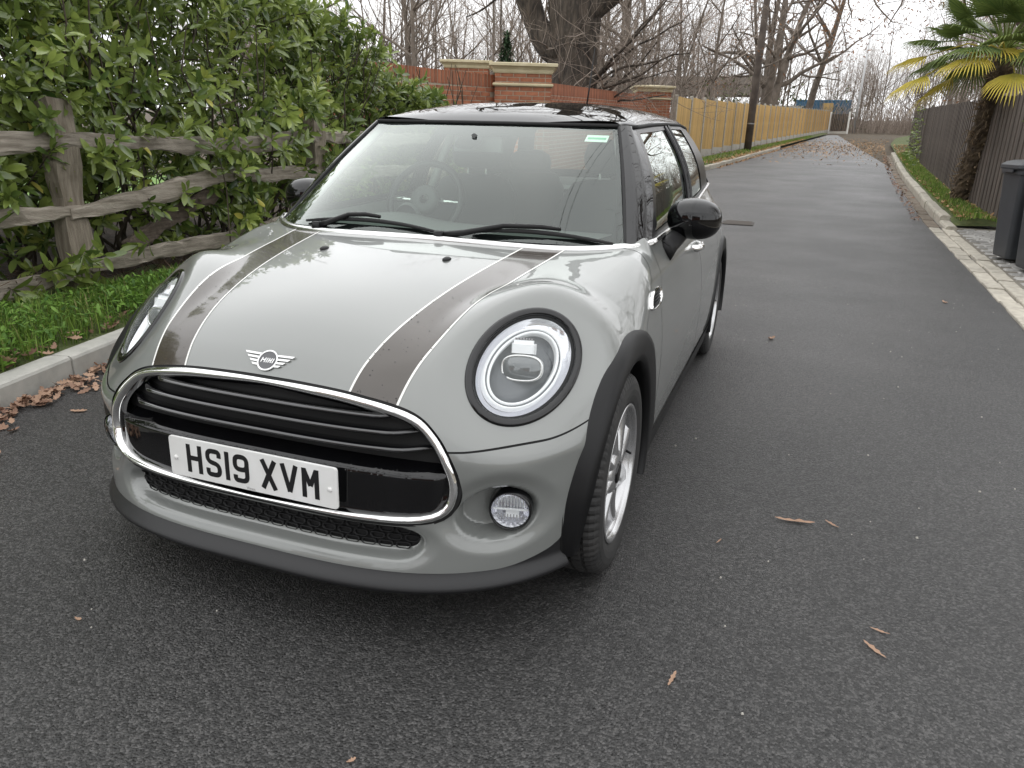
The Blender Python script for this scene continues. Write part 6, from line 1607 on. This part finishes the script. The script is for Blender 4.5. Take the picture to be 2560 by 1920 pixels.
# chrome strip round the foot of the windscreen
def cowl_pt(x, dy=0., dz=0.):
    y = float(ycowl(x)); h = cast(np.array([[x, y-.004, .5]]), np.array([[0, 0, 1.]]), .1, .7)[0]; return np.array((x, y+dy, h[2]+dz))
P = [cowl_pt(x, .004, .006) for x in np.linspace(-.685, .685, 61)]; end = [(.706, 1.262, .8945), (.731, 1.296, .8975), (.750, 1.336, .901), (.759, 1.38, .9035)]
P = [np.array((-a, b, c)) for a, b, c in end[::-1]]+P+[np.array(e) for e in end]
V = []; prof = [(-.011, -.006), (-.010, .003), (-.003, .0075), (.005, .0085), (.011, .006), (.012, -.004)]
for i, p in enumerate(P):
    t = P[min(i+1, len(P)-1)]-P[max(i-1, 0)]; t /= np.linalg.norm(t); nrm = np.array((-t[1], t[0], 0)); nrm /= np.linalg.norm(nrm)
    for a, h in prof: V.append(p+nrm*a+np.array((0, 0, h)))
obj('windscreen_strip', V, [q[::-1] for q in gridF(len(P), 6)], M_satin, car, smooth=True)
# black cowl panel between strip and glass
V = []
for x in np.linspace(-.69, .69, 41):
    c = cowl_pt(np.clip(x, -.685, .685), .010, -.004); s = np.array([(x/WB_+1)/2]); g_ = ws_f(np.clip(s, 0, 1), np.array([0.05]))[0]; V += [c, (c+g_)/2-np.array((0, 0, .012)), g_-np.array((0, 0, .006))]
obj('cowl_panel', V, gridF(41, 3), M_plast, car, smooth=True)
# wipers
def wiper(x0, v0, xm, vm, x1, v1, xp):
    w = bpy.data.objects.new('wiper', None); link(w, car); w.matrix_basis = Matrix.Identity(4)
    bl = []
    for t in np.linspace(0, 1, 16):
        x = x0+(x1-x0)*t; v = (1-t)**2*v0+2*t*(1-t)*vm+t*t*v1; bl.append(on_ws(x, v, .009))
    mb = MB(); mb.tube(bl, [.003+.005*math.sin(math.pi*min(1, max(0, .1+.8*i/15))) for i in range(16)], 6); mb.build('wiper_blade', M_rub, w, True)
    mb = MB(); P = [on_ws(xp, .0, .004), on_ws(xp+(xm-xp)*.25, .005, .020), on_ws(xp+(xm-xp)*.6, vm*.6, .026), on_ws(xm-.02, vm*.72, .024), on_ws(xm+.04, vm*.70, .019)]; mb.tube(P, [.013, .010, .0085, .008, .006], 8); mb.build('wiper_arm', M_plast, w, True)
    mb = MB(); mb.tube([on_ws(xp, -.02, 0), on_ws(xp, -.0, .022)], [.02, .016], 10); mb.build('wiper_pivot', M_plast, w, True)
wiper(-.49, .020, -.20, .105, .10, .005, -.42); wiper(.20, .030, .45, .10, .655, .0, .09)
# roof
def roof_f(u, v):
    s = 2*u-1; ye = 3.60; x0 = s*.560; yf_ = 1.655+.28*(np.sin(s*math.pi/2)*.528)**2; y = yf_+(ye-yf_)*v; hx = np.interp(y, [1.66, 1.80, 2.2, 2.55, 3.1, 3.45, 3.7], [.530, .572, .576, .569, .555, .538, .51]); sm = np.sign(s)*np.abs(s)**.85
    hx = np.where(v < .08, .530+(hx-.530)*ss(0, .08, v), hx); x = np.sin(s*math.pi/2)*hx
    zc = np.interp(y, [1.655, 1.68, 1.75, 1.9, 2.1, 2.4, 2.8, 3.2, 3.6], [1.283, 1.297, 1.325, 1.357, 1.382, 1.400, 1.404, 1.392, 1.352]); zr = np.interp(y, [1.66]+RY, [1.281]+RZ)+.002
    zc = np.maximum(zc, zr+.001); q = np.clip(1-np.abs(x/hx)**2.6, 0, 1)**.55; bl = ss(0, .06, v)
    z = zr+(zc-zr)*(q*bl+(1-bl)*q**.5*1.0); return np.stack([x, y, z], 1)
ys_ = np.linspace(0, 1, 3)
def roof_smooth(sk, nu, nv_):
    Z = sk.V[:, 2].reshape(nv_, nu)
    for _ in range(10): Z[1:-1] = (Z[:-2]+2*Z[1:-1]+Z[2:])/4
    sk.V[:, 2] = Z.ravel(); return sk
rk = gsk(roof_f, 81, 140); rk = roof_smooth(rk, 81, 140); FA = np.array(rk.F); fn = np.cross(rk.V[FA[:, 2]]-rk.V[FA[:, 0]], rk.V[FA[:, 3]]-rk.V[FA[:, 1]]); N = np.zeros_like(rk.V)
for k in range(4): np.add.at(N, FA[:, k], fn)
rk.N = N/(np.linalg.norm(N, axis=1, keepdims=True)+1e-12); rk = outw(rk, (0, 2.5, 1.0))
o_roof = skin('roof', rk, M_gloss, car); hd = offs(rk, -.02); hd.V[:, 0] *= .98; skin('headlining', hd, mat('headlining_grey', (.30, .30, .28), .9), car)
mb = MB(); mb.tube([ws_f(np.array([u]), np.array([1.0]))[0]+np.array((0, -.004, .002)) for u in np.linspace(0, 1, 30)], .007, 6); mb.build('roof_seal', M_rub, o_roof, True)
for sgn in (1, -1): mb = MB(); mb.tube([(sgn*(np.interp(y, RY, RX)+.003), y, np.interp(y, RY, RZ)) for y in np.linspace(1.80, 3.6, 30)], .008, 6); mb.build('drip_rail', M_rub, o_roof, True)
mb = MB(); hz = 1.396; mb.tube([(0, 3.16, hz-.01), (0, 3.17, hz+.012), (0, 3.19, hz+.026)], [.028, .022, .010], 10); mb.tube([(0, 3.185, hz+.02), (0, 3.23, hz+.13), (0, 3.30, hz+.34)], [.0055, .0045, .003], 6); mb.build('antenna', M_plast, o_roof, True)
# tail: rear screen and hatch
def rear_f(u, v): s = 2*u-1; hx = .67+(.52-.67)*v; return np.stack([s*hx, 3.93-.33*v-.10*s*s, .985+(1.34-.985)*v-.03*s*s*v], 1)
rs = outw(gsk(rear_f, 41, 21), (0, 3, 1)); uvr = np.stack([q.ravel() for q in np.meshgrid(np.linspace(0, 1, 41), np.linspace(0, 1, 21))], 1); rg_, rf_ = clip(rs, np.maximum(np.abs(2*uvr[:, 0]-1)-.82, np.abs(uvr[:, 1]-.53)-.38)); skin('rear_screen', rg_, G_side, car); skin('tailgate', rf_, M_gloss, car)

# ---- door mirrors
for sgn in (1, -1):
    mr = bpy.data.objects.new('door_mirror', None); link(mr, car); mr.matrix_basis = Matrix.Identity(4)
    c = np.array((.858, 1.655, .964)); V = []; nu, nvv = 36, 22
    for i in range(nvv):
        t = math.pi*i/(nvv-1)                                  # pole axis along y: front dome to cut-off back
        yy = -math.cos(t)*.085; rr_ = math.sin(t)**.82
        if yy > .045: yy = .045+(yy-.045)*.15
        for k in range(nu):
            a = 2*math.pi*k/nu; ca, sa = math.cos(a), math.sin(a); ex = math.copysign(abs(ca)**.86, ca)*.100; ez = math.copysign(abs(sa)**.86, sa)*(.074 if sa > 0 else .078)
            V.append((sgn*(c[0]+ex*rr_*(1-.0*yy)), c[1]+yy-.16*ex*rr_*-.3, c[2]+ez*rr_-.02*ex))
    F = gridF(nvv, nu, True); obj('mirror_cap', V, F if sgn < 0 else [f[::-1] for f in F], M_gloss, mr, smooth=True)
    mb = MB(); V = [(sgn*(c[0]+.088*math.cos(a)), c[1]+.062, c[2]+.064*math.sin(a)) for a in np.linspace(0, 2*math.pi, 32, endpoint=False)]; obj('mirror_glass', V, [tuple(range(32))], mat('mirror_silver', (.8, .8, .8), .02, 1), mr)
    mb = MB(); P = [(sgn*.768, 1.535, .842), (sgn*.785, 1.575, .870), (sgn*.812, 1.625, .905), (sgn*.825, 1.645, .930)]; mb.tube(P, [.042, .036, .032, .034], 14, True, .8); mb.build('mirror_stalk', M_plast, mr, True)
    mb = MB(); mb.tube([(sgn*.772, 1.55, .855), (sgn*.775, 1.556, .859)], .0405, 14, True, .83); mb.build('mirror_joint', M_seal, mr)
    # ring line round the head
    # ---- handles
    for par, y0h in ((o_fd[sgn], 2.10), (o_rd[sgn], 2.98)):
        zh = .792+.02*(y0h > 2.5); q = cast(np.array([[0, y, zh] for y in (y0h, y0h+.09, y0h+.18)]), np.tile([1., 0, 0], (3, 1)), .2, 1.2)
        mb = MB(); mb.tube([(sgn*(q[0][0]-.004), y0h, zh), (sgn*(q[0][0]+.022), y0h+.02, zh), (sgn*(q[1][0]+.032), y0h+.09, zh), (sgn*(q[2][0]+.022), y0h+.16, zh), (sgn*(q[2][0]-.004), y0h+.18, zh)], [.016, .016, .015, .016, .016], 10, True, 1); mb.build('handle', M_chrome, par, True)
    # ---- side vent with chrome surround on the wing
    def on_side(y, z, d): x = cast(np.array([[0, y, z]]), np.array([[1., 0, 0]]), .2, 1.2)[0]; n = fnorm(x[None])[0]; p = x+n*d; return (sgn*p[0], p[1], p[2])
    oc = [(1.045, .728), (1.10, .722), (1.19, .724), (1.235, .738), (1.245, .757), (1.235, .775), (1.19, .780), (1.12, .777), (1.075, .765), (1.05, .745)]
    oc = np.array(oc); cc_ = oc.mean(0); big = []
    for i in range(len(oc)):
        for t in np.linspace(0, 1, 5, endpoint=False): big.append(oc[i]*(1-t)+oc[(i+1) % len(oc)]*t)
    big = np.array(big)
    for _ in range(4): big = (np.roll(big, 1, 0)+2*big+np.roll(big, -1, 0))/4
    n = len(big); V = []
    for s_, d in ((1.0, -.002), (.985, .007), (.90, .011), (.80, .007), (.76, -.002)):
        V += [on_side(*(cc_+(p-cc_)*np.array((1-(1-s_)*.6, s_))), d) for p in big]
    vt = obj('side_vent', V, gridF(5, n, True) if sgn < 0 else [f[::-1] for f in gridF(5, n, True)], M_chrome, car, smooth=True)
    V = [on_side(*(cc_+(p-cc_)*np.array((.86, .78))), .002) for p in big]; obj('vent_infill', V, [tuple(range(n))], M_plast, vt)
    for k in range(4):
        mb = MB(); z = .738+.009*k; mb.tube([on_side(1.075+.006*k, z, .004), on_side(1.15, z, .005), on_side(1.222, z, .004)], .0032, 5); mb.build('vent_fin', M_plast, vt, True)

# ================================================================ cabin
mb = MB(); mb.box((0, 2.3, .33), (1.44, 2.7, .06)); mb.build('cabin_floor', M_int, car)
for sgn in (1, -1):
    V = []
    for y in np.linspace(1.35, 3.6, 14):
        xb = float(np.interp(y, _yb, _xb)); V += [(sgn*(xb-.075), y, .34), (sgn*(xb-.055), y, .70), (sgn*(xb-.05), y, .86), (sgn*(xb-.022), y, float(zbelt(y))-.004)]
    obj('door_card', V, gridF(14, 4), mat('door_trim', (.16, .165, .155), .6), car, smooth=True)
    mb = MB(); mb.tube([(sgn*.655, 2.44, .90), (sgn*.60, 2.5, 1.1), (sgn*.535, 2.53, 1.28)], [.045, .04, .04], 8, True, .5); mb.build('b_pillar_lining', M_lite, car, True)
    mb = MB(); mb.tube([(sgn*.668, 1.30, .905), (sgn*.60, 1.55, 1.10), (sgn*.515, 1.77, 1.268)], .018, 8); mb.build('a_pillar_lining', M_lite, car, True)
V = []
for x in np.linspace(-.67, .67, 31):
    h = .03*math.exp(-((x+.34)/.17)**2); V += [(x, 1.13+.25*x*x, .885), (x, 1.30, .900), (x, 1.45, .905+h*.6), (x, 1.56, .895+h), (x, 1.60, .86+h), (x, 1.60, .55)]
o_da = obj('dashboard', V, gridF(31, 6), M_int, car, smooth=True)
V, F = lathe([(0, .05), (.02, .06), (.03, .055), (.03, 0)], 'y', 24, (-.34, 1.62, .90)); obj('instrument_pod', V, F, M_int, o_da, smooth=True)
stw = bpy.data.objects.new('steering_wheel', None); link(stw, car); stw.matrix_basis = Matrix.Identity(4)
Ms = Matrix.Translation((-.34, 1.80, .955)) @ Matrix.Rotation(R(-24), 4, 'X'); mb = MB(); P = [tuple(Ms @ Vector((.172*math.cos(a), 0, .172*math.sin(a)))) for a in np.linspace(0, 2*math.pi, 49)]; mb.tube(P, .0155, 10, False); mb.build('steering_rim', mat('wheel_leather', (.016, .016, .017), .45), stw, True)
V, F = lathe([(-.02, .02), (-.03, .055), (-.01, .07), (.02, .06)], 'y', 24); obj('airbag_boss', [tuple(Ms @ Vector(v)) for v in V], F, M_int, stw, smooth=True)
for a in (0, math.pi, -math.pi/2): mb = MB(); mb.tube([tuple(Ms @ Vector((.05*math.cos(a), 0, .05*math.sin(a)))), tuple(Ms @ Vector((.17*math.cos(a), 0, .17*math.sin(a))))], .014, 6, True, 1.0); mb.build('wheel_spoke', M_satin if a != -math.pi/2 else M_int, stw, True)
def seat(x, y, front):
    s = bpy.data.objects.new('front_seat' if front else 'rear_seat', None); link(s, car); s.matrix_basis = Matrix.Identity(4)
    V = []; 
    for i, (yy, zz, w, d) in enumerate(((y+.02, .48, .23, .10), (y+.05, .62, .25, .11), (y+.12, .80, .25, .10), (y+.18, .95, .23, .085), (y+.21, 1.03, .18, .06), (y+.22, 1.05, .10, .03))):
        for k in range(16): a = 2*math.pi*k/16; V.append((x+w*math.copysign(abs(math.cos(a))**.6, math.cos(a)), yy+d*math.copysign(abs(math.sin(a))**.7, math.sin(a)), zz))
    obj('backrest', V, gridF(6, 16, True)+[tuple(range(80, 96))], M_seat, s, smooth=True)
    V = []
    for i, (yy, zz, h) in enumerate(((y-.42, .46, .05), (y-.38, .47, .08), (y-.1, .46, .09), (y+.06, .46, .08))):
        for k in range(14): a = 2*math.pi*k/14; V.append((x+.25*math.copysign(abs(math.cos(a))**.5, math.cos(a)), yy, zz+h*math.copysign(abs(math.sin(a))**.7, math.sin(a))))
    obj('cushion', V, gridF(4, 14, True)+[tuple(range(14))[::-1]], M_seat, s, smooth=True)
    V = []
    for i, (zz, w, d) in enumerate(((1.08, .09, .03), (1.10, .125, .05), (1.16, .135, .055), (1.21, .12, .045), (1.235, .07, .02))):
        for k in range(16): a = 2*math.pi*k/16; V.append((x+w*math.copysign(abs(math.cos(a))**.7, math.cos(a)), y+.22+d*math.sin(a), zz-(0 if front else .07)))
    obj('headrest', V, gridF(5, 16, True)+[tuple(range(64, 80))], M_seat, s, smooth=True)
    for q in (-.05, .05): mb = MB(); mb.tube([(x+q, y+.22, 1.02), (x+q, y+.22, 1.12)], .006, 6); mb.build('headrest_stalk', M_satin, s)
for x in (-.35, .35): seat(x, 2.18, True); seat(x, 3.02, False)
mb = MB(); mb.box((0, 1.60, 1.205), (.20, .022, .062), Matrix.Rotation(R(-8), 3, 'X')); mb.tube([(0, 1.59, 1.225), (0, 1.55, 1.235)], .010, 6); mb.build('rear_view_mirror', M_int, car)
mb = MB(); mb.box((0, 3.5, .93), (1.2, .45, .02)); mb.build('parcel_shelf', M_int, car)
